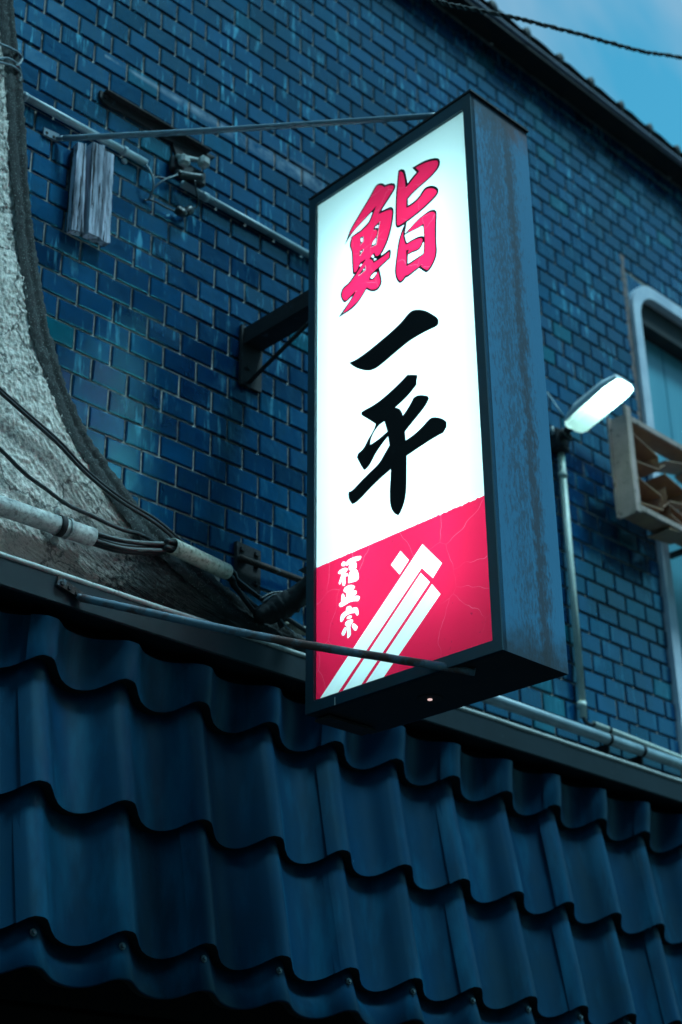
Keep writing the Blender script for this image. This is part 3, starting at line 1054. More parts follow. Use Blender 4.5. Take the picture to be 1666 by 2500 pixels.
k1 = (830, 440, 150 / 1568)
def K2(l): return [(x - 104.5, y + 1463.5) for x, y in l]      # second survey tile into the first one's frame
k3 = (950, 380, 150 / 1568)
def K4(l): return [(x, y + 1254.5) for x, y in l]
OUT_L = [(140, 1640), (215, 1420), (270, 1270), (350, 1120), (450, 960), (560, 770), (680, 580), (790, 390), (880, 220), (915, 160), (960, 110), (1020, 88), (1080, 84),
         (1120, 100), (1160, 130), (1220, 105), (1290, 85), (1350, 82), (1395, 95), (1420, 140), (1418, 200), (1385, 270), (1280, 440), (1160, 620), (1065, 780),
         (1090, 785), (1180, 735), (1270, 692), (1320, 690), (1360, 720), (1378, 780), (1370, 900), (1345, 1080), (1310, 1260), (1260, 1450), (1190, 1640), (1120, 1790),
         (1050, 1910), (1075, 1920), (1160, 1860), (1230, 1800), (1270, 1775), (1300, 1790), (1305, 1850), (1295, 1930)] + K2(
        [(1390, 525), (1300, 610), (1200, 700), (1110, 790), (1140, 920), (1170, 1080), (1175, 1130), (1155, 1220), (1100, 1310), (1030, 1360), (950, 1375), (870, 1360),
         (810, 1325), (785, 1320), (740, 1400), (660, 1530), (560, 1680), (440, 1800), (320, 1890), (220, 1950), (80, 2040), (130, 1960), (220, 1830), (320, 1690),
         (400, 1560), (440, 1490), (420, 1495), (350, 1570), (290, 1625), (240, 1650), (200, 1640), (160, 1570), (130, 1490), (140, 1400), (175, 1310), (230, 1240),
         (310, 1190), (370, 1110), (440, 1010), (500, 935), (455, 935), (440, 900), (430, 700), (422, 500), (415, 370), (385, 280), (362, 220), (370, 130)]) + [
         (295, 1493), (305, 1440), (400, 1375), (480, 1320), (515, 1305), (600, 1220), (730, 1085), (770, 1010), (815, 900), (840, 820), (810, 820), (700, 940),
         (580, 1060), (440, 1210), (330, 1340), (230, 1490), (170, 1590)]
RED_L = [(235, 1430), (290, 1270), (370, 1130), (470, 960), (580, 770), (700, 580), (810, 390), (900, 220), (940, 150), (990, 125), (1050, 120), (1100, 140), (1145, 178),
         (1220, 140), (1300, 125), (1360, 128), (1390, 155), (1388, 205), (1350, 280), (1240, 450), (1120, 640), (1050, 760), (990, 862), (1100, 810), (1200, 770),
         (1290, 745), (1330, 755), (1350, 800), (1345, 900), (1320, 1080), (1285, 1260), (1235, 1440), (1165, 1630), (1095, 1780), (1030, 1885), (990, 1930), (950, 1945),
         (910, 1935), (892, 1890), (890, 1845), (850, 1890), (800, 1960), (755, 2012)] + K2(
        [(920, 555), (955, 590), (965, 645), (1040, 600), (1160, 520), (1280, 430), (1350, 370), (1380, 370), (1378, 430), (1370, 510), (1280, 600), (1180, 690), (1080, 780),
         (960, 890), (910, 940), (880, 1020), (855, 1085), (960, 1070), (1020, 990), (1060, 910), (1080, 850), (1100, 900), (1120, 980), (1145, 1080), (1148, 1130),
         (1130, 1200), (1080, 1280), (1010, 1325), (940, 1338), (870, 1320), (798, 1272), (760, 1330), (690, 1450), (600, 1590), (500, 1700), (400, 1790), (300, 1870),
         (190, 1935), (250, 1830), (340, 1690), (420, 1560), (480, 1450), (530, 1350), (440, 1445), (350, 1530), (290, 1600), (240, 1615), (205, 1590), (170, 1530),
         (155, 1480), (165, 1400), (200, 1320), (250, 1260), (330, 1200), (400, 1110), (520, 950), (620, 780), (700, 650), (790, 545), (700, 600), (640, 640), (600, 720),
         (560, 830), (520, 885), (475, 890), (460, 860), (450, 700), (445, 500), (440, 370), (410, 280), (388, 220), (395, 130)]) + [
         (320, 1480), (325, 1445), (400, 1400), (490, 1350), (525, 1330), (620, 1240), (750, 1105), (790, 1020), (840, 900), (930, 660), (850, 760), (740, 880), (610, 1020),
         (470, 1170), (350, 1310)]
CB_L = [[(1025, 1050), (960, 1110), (880, 1195), (862, 1275), (920, 1260), (960, 1290), (965, 1340), (940, 1430), (880, 1510), (830, 1600), (795, 1715), (860, 1680),
         (930, 1650), (945, 1560), (960, 1430), (990, 1270), (1010, 1150)],
        [(520, 1460), (600, 1435), (607, 1545), (530, 1650)],
        [(510, 1810), (605, 1750), (600, 1790), (510, 1935)],
        K2([(760, 720), (700, 800), (640, 880), (575, 985), (640, 930), (730, 860), (765, 830)])]
CW_L = [[(990, 1140), (940, 1170), (900, 1215), (985, 1215)], [(935, 1475), (880, 1530), (840, 1600), (830, 1650), (880, 1640), (915, 1610), (930, 1540)],
        [(540, 1480), (580, 1475), (590, 1500), (585, 1560), (555, 1580), (538, 1550)], [(525, 1820), (550, 1808), (568, 1822), (545, 1845)],
        K2([(960, 435), (910, 495), (968, 518), (985, 490)]), K2([(978, 532), (990, 590), (1055, 545)]),
        K2([(660, 670), (620, 710), (615, 745), (640, 740), (680, 680)]), K2([(735, 800), (700, 820), (720, 840), (742, 825)]),
        K2([(1040, 880), (990, 900), (920, 970), (895, 1020), (900, 1045), (950, 1045), (1000, 980), (1045, 920)])]
OUT_R = [(250, 390), (290, 362), (340, 352), (385, 365), (410, 410), (440, 540), (475, 720), (560, 610), (660, 490), (720, 425), (660, 370), (605, 312), (700, 255),
         (830, 180), (960, 120), (1100, 80), (1210, 68), (1270, 85), (1300, 140), (1300, 220), (1265, 320), (1180, 430), (1060, 560), (900, 700), (740, 840), (600, 970),
         (485, 1110), (485, 1270), (510, 1270), (600, 1210), (700, 1130), (780, 1040), (840, 940), (900, 850), (960, 805), (1050, 778), (1130, 775), (1200, 800),
         (1255, 850), (1265, 910), (1240, 990), (1160, 1090), (1000, 1250), (850, 1390), (700, 1510), (560, 1620), (455, 1700), (430, 1850), (405, 1982), (428, 1985),
         (500, 1900), (600, 1790), (720, 1660), (840, 1550), (960, 1460), (1060, 1400), (1140, 1382), (1195, 1405), (1220, 1460), (1215, 1600), (1210, 1800),
         (1205, 2090)] + K4([(1212, 1000), (1225, 1150), (1220, 1250), (1190, 1380), (1130, 1520), (1070, 1630), (1000, 1700), (960, 1722), (880, 1690), (820, 1640),
         (780, 1610), (700, 1670), (600, 1750), (500, 1830), (430, 1860), (380, 1930), (330, 1980), (280, 1995), (230, 1950), (180, 1850), (160, 1700), (170, 1550),
         (195, 1350), (220, 1150), (250, 950), (290, 800), (340, 650), (390, 540), (405, 495), (330, 540), (270, 575), (225, 588), (190, 560), (172, 480), (172, 300)]) + [
         (175, 1400), (178, 1200), (190, 950), (215, 700), (235, 500)]
RED_R1 = [(272, 410), (310, 402), (350, 415), (380, 450), (410, 580), (435, 810), (520, 720), (620, 580), (770, 405), (720, 360), (675, 312), (760, 255), (880, 195),
          (1000, 150), (1110, 125), (1200, 115), (1250, 130), (1268, 175), (1265, 220), (1235, 310), (1150, 430), (1030, 560), (880, 690), (720, 830), (580, 960),
          (455, 1110), (455, 1330), (560, 1275), (670, 1195), (750, 1120), (820, 1030), (880, 930), (930, 870), (1000, 832), (1080, 820), (1150, 830), (1210, 870),
          (1235, 920), (1215, 980), (1130, 1080), (980, 1230), (830, 1370), (680, 1490), (540, 1600), (400, 1700), (300, 1770), (240, 1795), (210, 1780), (200, 1700),
          (198, 1500), (200, 1250), (210, 1000), (235, 700), (255, 500)]
RED_R2 = K4([(390, 600), (365, 800), (435, 1010), (470, 1000), (560, 940), (680, 880), (780, 850), (840, 845), (868, 880), (865, 930), (830, 1020), (780, 1100),
          (720, 1150), (640, 1170), (560, 1210), (475, 1262), (515, 1150), (440, 1165), (455, 1300), (452, 1570), (560, 1500), (700, 1400), (880, 1270), (905, 1230),
          (912, 1100), (915, 900), (910, 750), (895, 600), (885, 485), (800, 550), (680, 620), (560, 680), (465, 710), (540, 610), (640, 500), (740, 400), (860, 290),
          (980, 215), (1090, 175), (1150, 178), (1190, 215), (1195, 270), (1185, 450), (1180, 700), (1185, 900), (1198, 1150), (1190, 1260), (1160, 1380),
          (1110, 1500), (1050, 1600), (985, 1675), (900, 1640), (820, 1575), (845, 1520), (780, 1580), (680, 1650), (580, 1730), (480, 1800), (425, 1810), (380, 1870),
          (340, 1930), (300, 1955), (250, 1920), (205, 1840), (185, 1700), (195, 1540), (215, 1350), (240, 1150), (275, 950), (320, 780), (360, 680)])
CW_R = [K4([(400, 780), (455, 960), (480, 965), (580, 900), (700, 835), (800, 800), (850, 795), (895, 810), (890, 700), (875, 560), (850, 540), (740, 600), (600, 670),
          (480, 730)]), K4([(880, 950), (850, 1040), (790, 1130), (700, 1190), (600, 1220), (490, 1280), (485, 1495), (500, 1495), (600, 1430), (740, 1340), (880, 1245),
          (890, 1130), (895, 960)])]
ICHI = [(297, 672), (350, 650), (410, 612), (520, 530), (640, 430), (740, 345), (820, 265), (870, 200), (905, 165), (940, 148), (1000, 145), (1050, 155), (1110, 185),
        (1170, 225), (1185, 255), (1180, 290), (1160, 315), (1080, 350), (950, 420), (850, 490), (740, 585), (640, 670), (570, 725), (520, 748), (480, 752), (420, 743),
        (360, 720), (320, 695)]
HEI = [(875, 792), (970, 792), (975, 805), (965, 850), (965, 890), (920, 950), (850, 1030), (755, 1115), (800, 1130), (822, 1165), (830, 1195), (870, 1140), (910, 1070),
       (935, 1020), (970, 995), (1030, 992), (1080, 1005), (1088, 1030), (1060, 1090), (1000, 1170), (920, 1265), (850, 1355), (857, 1442), (940, 1385), (1020, 1310),
       (1090, 1230), (1120, 1213), (1170, 1212), (1230, 1230), (1262, 1260), (1262, 1310), (1230, 1365), (1130, 1420), (990, 1510), (867, 1595), (867, 1700), (866, 1850),
       (860, 1980), (840, 2070), (805, 2160), (782, 2185), (745, 2165), (715, 2120), (700, 2050), (700, 1930), (708, 1800), (710, 1728), (620, 1805), (500, 1920),
       (420, 2010), (365, 2060), (330, 2075), (300, 2040), (287, 1995), (292, 1950), (325, 1943), (400, 1860), (500, 1760), (595, 1670), (640, 1590), (697, 1490),
       (683, 1402), (620, 1480), (560, 1570), (510, 1670), (480, 1715), (452, 1735), (438, 1730), (400, 1665), (373, 1610), (385, 1570), (440, 1525), (480, 1440),
       (540, 1340), (560, 1278), (500, 1240), (417, 1190), (420, 1160), (450, 1140), (530, 1100), (640, 1020), (760, 910), (830, 840)]
HEI_H = [(648, 1253), (590, 1290), (530, 1380), (508, 1450), (508, 1485), (590, 1430), (676, 1355)]
kb = (780, 720, 350 / 1420)
kt = (800, 1340, 100 / 980)
def dot4(x, y, rx=11, ry=16):
    return [(x + rx * math.cos(a), y + ry * math.sin(a)) for a in np.linspace(0, 2 * math.pi, 9)[:-1]]
FUKU = [[(440, 320), (400, 298), (360, 310), (330, 370), (345, 410), (400, 415), (440, 380)],
        [(455, 310), (500, 260), (600, 205), (700, 180), (790, 168), (808, 190), (795, 235), (760, 275), (650, 303), (560, 343), (500, 385), (450, 405)],
        [(480, 470), (440, 450), (370, 465), (290, 510), (250, 570), (270, 600), (340, 600), (300, 720), (265, 820), (285, 855), (310, 840), (355, 740), (350, 850),
         (370, 885), (410, 880), (432, 830), (430, 700), (425, 600), (460, 530), (485, 500)],
        [(490, 580), (455, 585), (432, 620), (440, 655), (470, 660), (498, 630)],
        [(660, 312), (600, 325), (530, 365), (508, 430), (515, 500), (545, 520), (620, 497), (690, 460), (703, 400), (695, 340)],
        [(680, 490), (600, 515), (530, 553), (505, 650), (493, 780), (500, 820), (560, 810), (700, 770), (745, 720), (752, 660), (740, 580), (710, 503)]]
FUKU_H = [dot4(600, 410, 12, 18), dot4(590, 605), dot4(655, 580), dot4(583, 700), dot4(662, 668)]
SHO = [[(560, 860), (630, 870), (658, 910), (640, 950), (595, 1000), (620, 1005), (680, 992), (700, 1020), (695, 1070), (660, 1100), (590, 1130), (650, 1125), (740, 1118),
        (775, 1145), (760, 1210), (725, 1250), (620, 1250), (520, 1280), (430, 1340), (350, 1385), (300, 1393), (277, 1360), (280, 1310), (330, 1270), (330, 1150),
        (345, 1090), (370, 1068), (395, 1090), (420, 1150), (440, 1180), (452, 1140), (445, 1045), (390, 1030), (383, 990), (410, 930), (480, 880)]]
MUNE = [[(520, 1365), (470, 1385), (445, 1430), (440, 1480), (370, 1530), (320, 1590), (303, 1690), (310, 1740), (335, 1750), (370, 1720), (400, 1660), (440, 1600),
         (520, 1560), (600, 1535), (670, 1532), (685, 1580), (710, 1598), (740, 1570), (742, 1500), (730, 1430), (700, 1400), (640, 1400), (575, 1420), (570, 1385),
         (550, 1365)],
        [(580, 1600), (540, 1590), (490, 1610), (455, 1660), (470, 1680), (530, 1672), (570, 1650), (585, 1620)],
        [(600, 1692), (550, 1690), (470, 1717), (425, 1770), (418, 1820), (455, 1850), (480, 1900), (475, 2050), (472, 2120), (490, 2140), (540, 2090), (562, 2040),
         (555, 1950), (545, 1860), (560, 1810), (605, 1750), (615, 1715)],
        [(440, 1870), (410, 1880), (365, 1950), (335, 2030), (350, 2070), (390, 2075), (430, 2020), (455, 1950), (460, 1890)],
        [(625, 1777), (590, 1800), (582, 1850), (610, 1910), (650, 1955), (690, 1950), (715, 1900), (722, 1860), (690, 1820)]]
ks = (740, 1180, 520 / 1568)
STRIPES = [[(718, 497), (780, 565), (712, 672), (648, 600)],
           [(880, 447), (1023, 588), (957, 698), (875, 623), (245, 1560), (175, 1600), (105, 1615)],
           [(868, 660), (935, 727), (404, 1520), (340, 1545), (272, 1562)],
           [(950, 742), (1013, 815), (572, 1460), (510, 1490), (434, 1513)]]
def C_(lst, k, **kw): return contour(lst, *k, **kw)

def offset(P, d):
    """push a closed outline outwards by d"""
    n = len(P)
    ar = sum(P[i - 1][0] * P[i][1] - P[i][0] * P[i - 1][1] for i in range(n))
    sg = 1 if ar > 0 else -1
    out = []
    for i in range(n):
        t = P[(i + 1) % n] - P[i - 1]
        L_ = np.linalg.norm(t) + 1e-9
        out.append(P[i] + np.array([t[1], -t[0]]) / L_ * d * sg)
    return out

def pip(pts, poly):
    """vectorised point in polygon"""
    x, y = pts[:, 0], pts[:, 1]
    P = np.array(poly); c = np.zeros(len(pts), bool)
    j = len(P) - 1
    for i in range(len(P)):
        xi, yi = P[i]; xj, yj = P[j]
        if abs(yj - yi) > 1e-12:
            hit = ((yi > y) != (yj > y)) & (x < (xj - xi) * (y - yi) / (yj - yi) + xi)
            c ^= hit
        j = i
    return c

def cdt(contours):
    vs, es = [], []
    for P in contours:
        b = len(vs)
        vs += [Vector((p[0], p[1])) for p in P]
        es += [(b + i, b + (i + 1) % len(P)) for i in range(len(P))]
    ov, oe, of, *_ = delaunay_2d_cdt(vs, es, [], 0, 1e-7)
    V = np.array([(p.x, p.y) for p in ov])
    F = [tuple(q) for q in of]
    cen = np.array([V[list(q)].mean(0) for q in F])
    return V, F, cen

def cut(name, V, F, mask, x, mat, label=None):
    used = {}
    v, f = [], []
    for q, m in zip(F, mask):
        if not m: continue
        t = []
        for i in q:
            if i not in used:
                used[i] = len(v); v.append((x, V[i][0], V[i][1]))
            t.append(used[i])
        a, b, c = [v[i] for i in t[:3]]
        s = (b[1] - a[1]) * (c[2] - a[2]) - (b[2] - a[2]) * (c[1] - a[1])
        f.append(tuple(t) if s < 0 else tuple(t[::-1]))      # face towards -x
    o = link(name, v, f, mat, sign)
    if label: o['label'] = label
    return o

cOL, cRL = C_(OUT_L, k1), C_(RED_L, k1)
cCB = [C_(c, k1, smooth=False) for c in CB_L]
cCW = [C_(c, k1) for c in CW_L]
cOR, cR1, cR2 = C_(OUT_R, k3), C_(RED_R1, k3), C_(RED_R2, k3)
cWR = [C_(c, k3, sharp=30) for c in CW_R]
cI, cH, cHH = C_(ICHI, kb), C_(HEI, kb), C_(HEI_H, kb)
# panel rectangle, a little under the frame lips, and the red field's ragged top line
ex = 0.008
rect = [np.array([IN4[0][1] + ex, IN4[0][2] + ex]), np.array([IN4[1][1] - ex, IN4[1][2] + ex]), np.array([IN4[2][1] - ex, IN4[2][2] - ex]), np.array([IN4[3][1] + ex, IN4[3][2] - ex])]
l0 = np.array(atX(ks[0] + 83 * ks[2], ks[1] + 628 * ks[2], XP))[1:]
l1 = np.array(atX(ks[0] + 1340 * ks[2], ks[1] + 88 * ks[2], XP))[1:]
d_ = (l1 - l0) / np.linalg.norm(l1 - l0)
rag = []
for i in range(90):
    t = -0.03 + 1.06 * i / 89
    e = 0.004 if t > 0.72 else (0.002 if t < 0.3 else 0.0009)
    rag.append(l0 + (l1 - l0) * t + np.array([0, e * (mnoise.noise(Vector((t * 60, 3, 0))))]))
# clip the red polygon to the panel
def yb(p, side):
    a, b = (rect[0], rect[3]) if side == 0 else (rect[1], rect[2])
    t = (p[1] - a[1]) / (b[1] - a[1])
    return a[0] + (b[0] - a[0]) * t
rag = [p for p in rag if yb(p, 1) + 0.0005 < p[0] < yb(p, 0) - 0.0005]
pa = np.array([yb(rag[0], 0), rag[0][1]]); pb = np.array([yb(rag[-1], 1), rag[-1][1]])
red_poly = [pa] + rag + [pb, rect[2], rect[3]]
cS = [C_(s, ks, smooth=False) for s in STRIPES]
cF = [C_(s, kt) for s in FUKU]; cFH = [C_(s, kt, smooth=False) for s in FUKU_H]
cSH = [C_(s, kt) for s in SHO]; cM = [C_(s, kt) for s in MUNE]
allc = [rect, cRL, cR1, cR2] + cCB + cS + cF + cFH + cSH + cM + [[pa] + rag + [pb]]
V, F, cen = cdt(allc)
inrect = pip(cen, rect)
inred = pip(cen, red_poly) & inrect
lett = (pip(cen, cRL) & ~np.any([pip(cen, c) for c in cCB], axis=0)) | pip(cen, cR1) | pip(cen, cR2)
st_m = [pip(cen, c) & inred for c in cS]
fu = np.any([pip(cen, c) for c in cF], axis=0) & ~np.any([pip(cen, c) for c in cFH], axis=0)
sh = np.any([pip(cen, c) for c in cSH], axis=0)
mu = np.any([pip(cen, c) for c in cM], axis=0)
stripes = np.any(st_m, axis=0)
cut('face_panel', V, F, inrect & ~inred & ~lett, XP, 'acrylic_white')
cut('red_character', V, F, lett & inrect, XP, 'acrylic_red_letter', 'large red brush character with a black outline')
cut('red_field', V, F, inred & ~stripes & ~fu & ~sh & ~mu, XP, 'acrylic_red')
for m in st_m:
    cut('stripe', V, F, m, XP, 'acrylic_white')
for m, c in ((fu, 'top'), (sh, 'middle'), (mu, 'bottom')):
    cut('white_character', V, F, m & inred & ~stripes, XP, 'acrylic_white', 'small white character, %s of the column' % c)
# opaque black vinyl, half a millimetre in front
OW = 0.0009
kOL, kOR = offset(cOL, OW), offset(cOR, OW)
kRL, kR1, kR2 = offset(cRL, -OW), offset(cR1, -OW), offset(cR2, -OW)
V, F, cen = cdt([kOL, kRL] + cCB + cCW + [kOR, kR1, kR2] + cWR)
blk = (pip(cen, kOL) & ~pip(cen, kRL)) | (pip(cen, kOR) & ~pip(cen, kR1) & ~pip(cen, kR2))
blk |= np.any([pip(cen, c) for c in cCB], axis=0)
blk &= ~np.any([pip(cen, c) for c in cCW + cWR], axis=0)
cut('character_outline', V, F, blk, XP - 0.0006, 'vinyl_black')
V, F, cen = cdt([cI]); cut('black_character', V, F, pip(cen, cI), XP - 0.0006, 'vinyl_black', 'single bold black brush stroke')
V, F, cen = cdt([cH, cHH]); cut('black_character', V, F, pip(cen, cH) & ~pip(cen, cHH), XP - 0.0006, 'vinyl_black', 'lower black brush character with crossing strokes')
# details of the cabinet
fz = zb
hole = at(1, 1)
v_ = ray(1050, 1705); hp = CAM + v_ * (fz / v_[2])
disc_solid('drain_boss', (hp[0], hp[1], fz + 0.001), (0, 0, -1), 0.030, 0.003, 'dark_rust', sign, 20)
disc_solid('leak_glow', (hp[0], hp[1], fz - 0.0015), (0, 0, -1), 0.0058, 0.003, 'leak', sign, 10)  # glowing disc standing in for light that leaks from a hole
box('mounting_tab', 2.56, 2.63, OUT4[0][1], OUT4[0][1] + 0.05, 2.555, 2.60, 'sign_black', sign, 0.003)
tabs = []
bl = sheet('seam_strip', (XS + 0.03, OUT4[3][1], fz - 0.001), (XS + 0.19, OUT4[3][1], fz - 0.001), (XS + 0.19, OUT4[3][1] - 0.05, fz - 0.001), (XS + 0.03, OUT4[3][1] - 0.05, fz - 0.001), (0, 0, -1), 0.006, 'dark_rust')
lp = o4[1]
box('lid_bolt', XS + 0.105, XS + 0.122, lp[1] + 0.0, lp[1] + 0.016, lp[2] + 0.006, lp[2] + 0.020, 'dark_rust', sign, 0.002)
for s_ in (0.06, 0.30, 0.5):
    pz = OUT4[3][2] + 0.0
    yy = OUT4[3][1] + (OUT4[2][1] - OUT4[3][1]) * s_
drip = atX(818, 1706, XS - 0.0025)
box('drip_stain', XS - 0.0030, XS - 0.0022, drip[1] - 0.0015, drip[1] + 0.0015, drip[2] - 0.016, drip[2] + 0.004, 'pale_edge', sign, 0)

# ================================================================== SIGN BRACKETS AND STAYS
br = thing('sign_bracket', (2.59, 0, 2.33), 'black steel wall bracket with a flat beam and diagonal strut behind the sign', 'bracket')
pl = [at(585, 795), at(636, 822), at(632, 962), at(582, 940)]
hexa('wall_plate', [(p[0], -0.001, p[2]) for p in pl] + [(p[0], -0.012, p[2]) for p in pl], 'dark_rust', br)
bx0, bx1 = at(590, 805)[0], at(633, 825)[0]
bz1 = at(590, 805)[2]
yin = OUT4[0][1]
# channel beam: web on the left, flange below
hexa('beam_web', [(bx0, -0.012, bz1 - 0.052), (bx0 + 0.006, -0.012, bz1 - 0.052), (bx0 + 0.006, -0.012, bz1), (bx0, -0.012, bz1),
                  (bx0, yin, bz1 - 0.052), (bx0 + 0.006, yin, bz1 - 0.052), (bx0 + 0.006, yin, bz1), (bx0, yin, bz1)], 'dark_rust', br)
box('beam_flange', bx0 + 0.006, bx1, yin, -0.012, bz1 - 0.052, bz1 - 0.046, 'dark_rust', br, 0.001)
foot = at(607, 935, -0.014); head_z = bz1 - 0.055
hd = np.array([ (bx0 + bx1) / 2, yin + 0.02, head_z + 0.01])
tube('strut', [foot, hd], 0.0065, 'dark_rust', br, seg=10)
disc_solid('bolt', (foot[0], -0.012, foot[2] + 0.05), (0, -1, 0), 0.008, 0.006, 'dark_rust', br, 6)
disc_solid('bolt', (foot[0], -0.012, foot[2] - 0.012), (0, -1, 0), 0.008, 0.006, 'dark_rust', br, 6)

lb = thing('lower_bracket', at(600, 1430), 'corroded wall plate low beside the sign with a dark red rod running to the right', 'bracket')
pl = [at(571, 1324), at(629, 1350), at(628, 1452), at(571, 1430)]
hexa('wall_plate', [(p[0], -0.001, p[2]) for p in pl] + [(p[0], -0.014, p[2]) for p in pl], 'dark_rust', lb)
for q in ((583, 1345), (618, 1358), (617, 1385), (618, 1430)):
    p = at(*q)
    disc_solid('bolt', (p[0], -0.013, p[2]), (0, -1, 0), 0.009, 0.008, 'dark_rust', lb, 6)
p0 = at(598, 1366, -0.035); p1 = at(745, 1420, -0.035)
p2 = p1 + (p1 - p0) * 0.6
tube('rod', [at(598, 1366, -0.012), p0, p1, p2], 0.0095, 'rust', lb, n=20, seg=10, wob=0.1)
tri = [atX(728, 1392, 2.60), atX(752, 1380, 2.60), atX(752, 1404, 2.60)]
hexa('arrow_plate', [(2.60, tri[0][1], tri[0][2]), (2.60, tri[1][1], tri[1][2]), (2.60, tri[2][1], tri[2][2]), (2.60, tri[2][1], tri[2][2] - 0.001),
                     (2.606, tri[0][1], tri[0][2]), (2.606, tri[1][1], tri[1][2]), (2.606, tri[2][1], tri[2][2]), (2.606, tri[2][1], tri[2][2] - 0.001)], 'dark_rust', lb)

s1 = thing('upper_stay_rod', at(108, 330), 'slim grey stay rod from the upper left wall to the sign top', 'stay rod')
e1 = atX(1075, 281.5, 2.55)
a0 = at(155, 338, -0.02)
tube('rod', [a0, at(500, 311, -0.02) * 0 + (np.array(a0) * 0.6 + e1 * 0.4) + np.array([0, 0, -0.004]), e1], 0.0085, 'rod', s1, n=40, seg=12, wob=0.04)
c4 = [at(105, 313, -0.003), at(142, 330, -0.003), at(140, 348, -0.003), at(104, 330, -0.003)]
hexa('flattened_end', [tuple(p) for p in c4] + [tuple(p + np.array([0, -0.006, 0])) for p in c4], 'rod', s1)
tube('neck', [at(138, 338, -0.008), a0], lambda t: 0.005 + 0.0035 * t, 'rod', s1, seg=12)
for q in ((115, 324), (132, 334)):
    p = at(*q, -0.009)
    disc_solid('bolt', p, (0, -1, 0), 0.0045, 0.002, 'sign_black', s1, 10)

s2 = thing('lower_stay_rod', at(150, 1420, FY), 'rusty stay rod bolted to the grey flashing and reaching under the lit sign', 'stay rod')
a0 = at(200, 1460, FY - 0.014)
v_ = ray(1160, 1640); e2 = CAM + v_ * ((fz - 0.012) / v_[2])
mid2 = (a0 + e2) / 2 + np.array([0, 0, -0.012])
tube('rod', [a0, mid2, e2], 0.0098, 'rod_rust', s2, n=60, seg=12, wob=0.10)
c4 = [at(140, 1406, FY - 0.004), at(203, 1451, FY - 0.004), at(198, 1466, FY - 0.004), at(136, 1428, FY - 0.004)]
hexa('flattened_end', [tuple(p) for p in c4] + [tuple(p + np.array([0, -0.007, 0])) for p in c4], 'rust', s2)
tube('neck', [at(188, 1454, FY - 0.011), a0], lambda t: 0.006 + 0.0038 * t, 'rod_rust', s2, seg=12)
for q in ((152, 1424), (170, 1436), (188, 1450)):
    disc_solid('bolt', at(*q, FY - 0.011), (0, -1, 0), 0.006, 0.004, 'dark_rust', s2, 6)

# ================================================================== PIPES AND CABLES, LEFT
PY = -0.085
big = thing('grey_pipe', at(120, 1270, PY), 'thick stained grey pipe clamped to the stucco wall, its open end at the right', 'pipe')
pa_, pb_ = at(0, 1234, PY), at(226, 1312, PY)
dirp = (pb_ - pa_) / np.linalg.norm(pb_ - pa_)
hollow('pipe_body', pa_ - dirp * 0.9, pb_, 0.0235, 0.003, 'pipe', big, 28)
cc_ = at(146, 1284, PY)
def ring(name, c, ax, r, w, mat, parent, th=0.0025):
    ax = Vector(ax).normalized()
    return hollow(name, Vector(c) - ax * w / 2, Vector(c) + ax * w / 2, r, th, mat, parent, 28)
ring('clamp', cc_, dirp, 0.0262, 0.016, 'dark_rust', big)
ring('clamp', cc_ + dirp * 0.022, dirp, 0.0262, 0.006, 'pipe', big)
t_ = at(137, 1249, -0.05)
disc_solid('clamp_lug', (t_[0], -0.053, t_[2] - 0.002), (0, -1, 0), 0.010, 0.006, 'pipe', big, 12)
disc_solid('clamp_lug', (at(131, 1322, -0.05)[0], -0.053, at(131, 1322, -0.05)[2]), (0, -1, 0), 0.011, 0.008, 'pipe', big, 12)

slv = thing('loose_pipe_sleeve', at(480, 1360, -0.09), 'short loose ivory pipe sleeve slipped over black cables beside the sign', 'pipe')
sa, sb = at(420, 1333, -0.115), at(554, 1396, -0.07)
hollow('sleeve', sa, sb, 0.0215, 0.0022, 'pipe_white', slv, 28)

def cable(label, pts, r, mat='cable', n=60, name='cable', wob=0.03, group=None):
    o = tube(name, pts, r, mat, None, n=n, seg=8, wob=wob)
    # origin at its middle
    c = Vector(resample(pts, 3)[1])
    for v in o.data.vertices: v.co -= c
    o.location = c
    return tag(o, label, 'cable', group)
inside = at(160, 1290, PY)
offs = [(-0.008, 0.008), (0.006, 0.002), (-0.004, -0.009), (0.009, -0.010)]
gl_ = 'cables running through the loose pipe sleeve'
labs = ['top black cable stretched from the grey pipe into the loose sleeve', 'second black cable between the grey pipe and the loose sleeve',
        'third black cable sagging between the grey pipe and the loose sleeve', 'lowest black cable between the grey pipe end and the sleeve']
for i, (dy, dz) in enumerate(offs):
    o_ = np.array([0, dy, dz])
    tail = [at(575, 1428, -0.06) + o_ * 1.2, at(640 - i * 5, 1478 + i * 8, -0.06) + o_ * 1.2, at(700, 1500 + i * 6, -0.06)]
    if i == 3: tail = [at(572, 1432, -0.06), at(600, 1462, -0.06), at(640, 1500, -0.06)]
    cable(labs[i], [inside + o_, pb_ + o_, at(300, 1332, PY - 0.01) + o_ * 1.1, at(390, 1338, PY - 0.02) + o_, sa + o_ * 0.9, sb + o_ * 0.9] + tail, 0.0070, 'cable_smooth', n=90, group=gl_)
cable('black cable sweeping down across the stucco along its dark rim to the loose sleeve', [at(-60, 900, -0.07), at(0, 957, -0.07), at(60, 1010, -0.07), at(140, 1082, -0.07), at(210, 1155, -0.075), at(290, 1220, -0.09),
      at(380, 1277, -0.085), at(440, 1325, -0.075), at(480, 1342, -0.06), at(560, 1400, -0.03)], 0.0048, n=90)
cable('thinner black cable beside the one sweeping along the stucco rim', [at(-60, 890, -0.066), at(0, 948, -0.066), at(65, 1006, -0.066), at(145, 1076, -0.066), at(212, 1147, -0.07), at(295, 1214, -0.09),
      at(385, 1270, -0.085), at(450, 1325, -0.075), at(490, 1347, -0.05)], 0.0036, n=90)
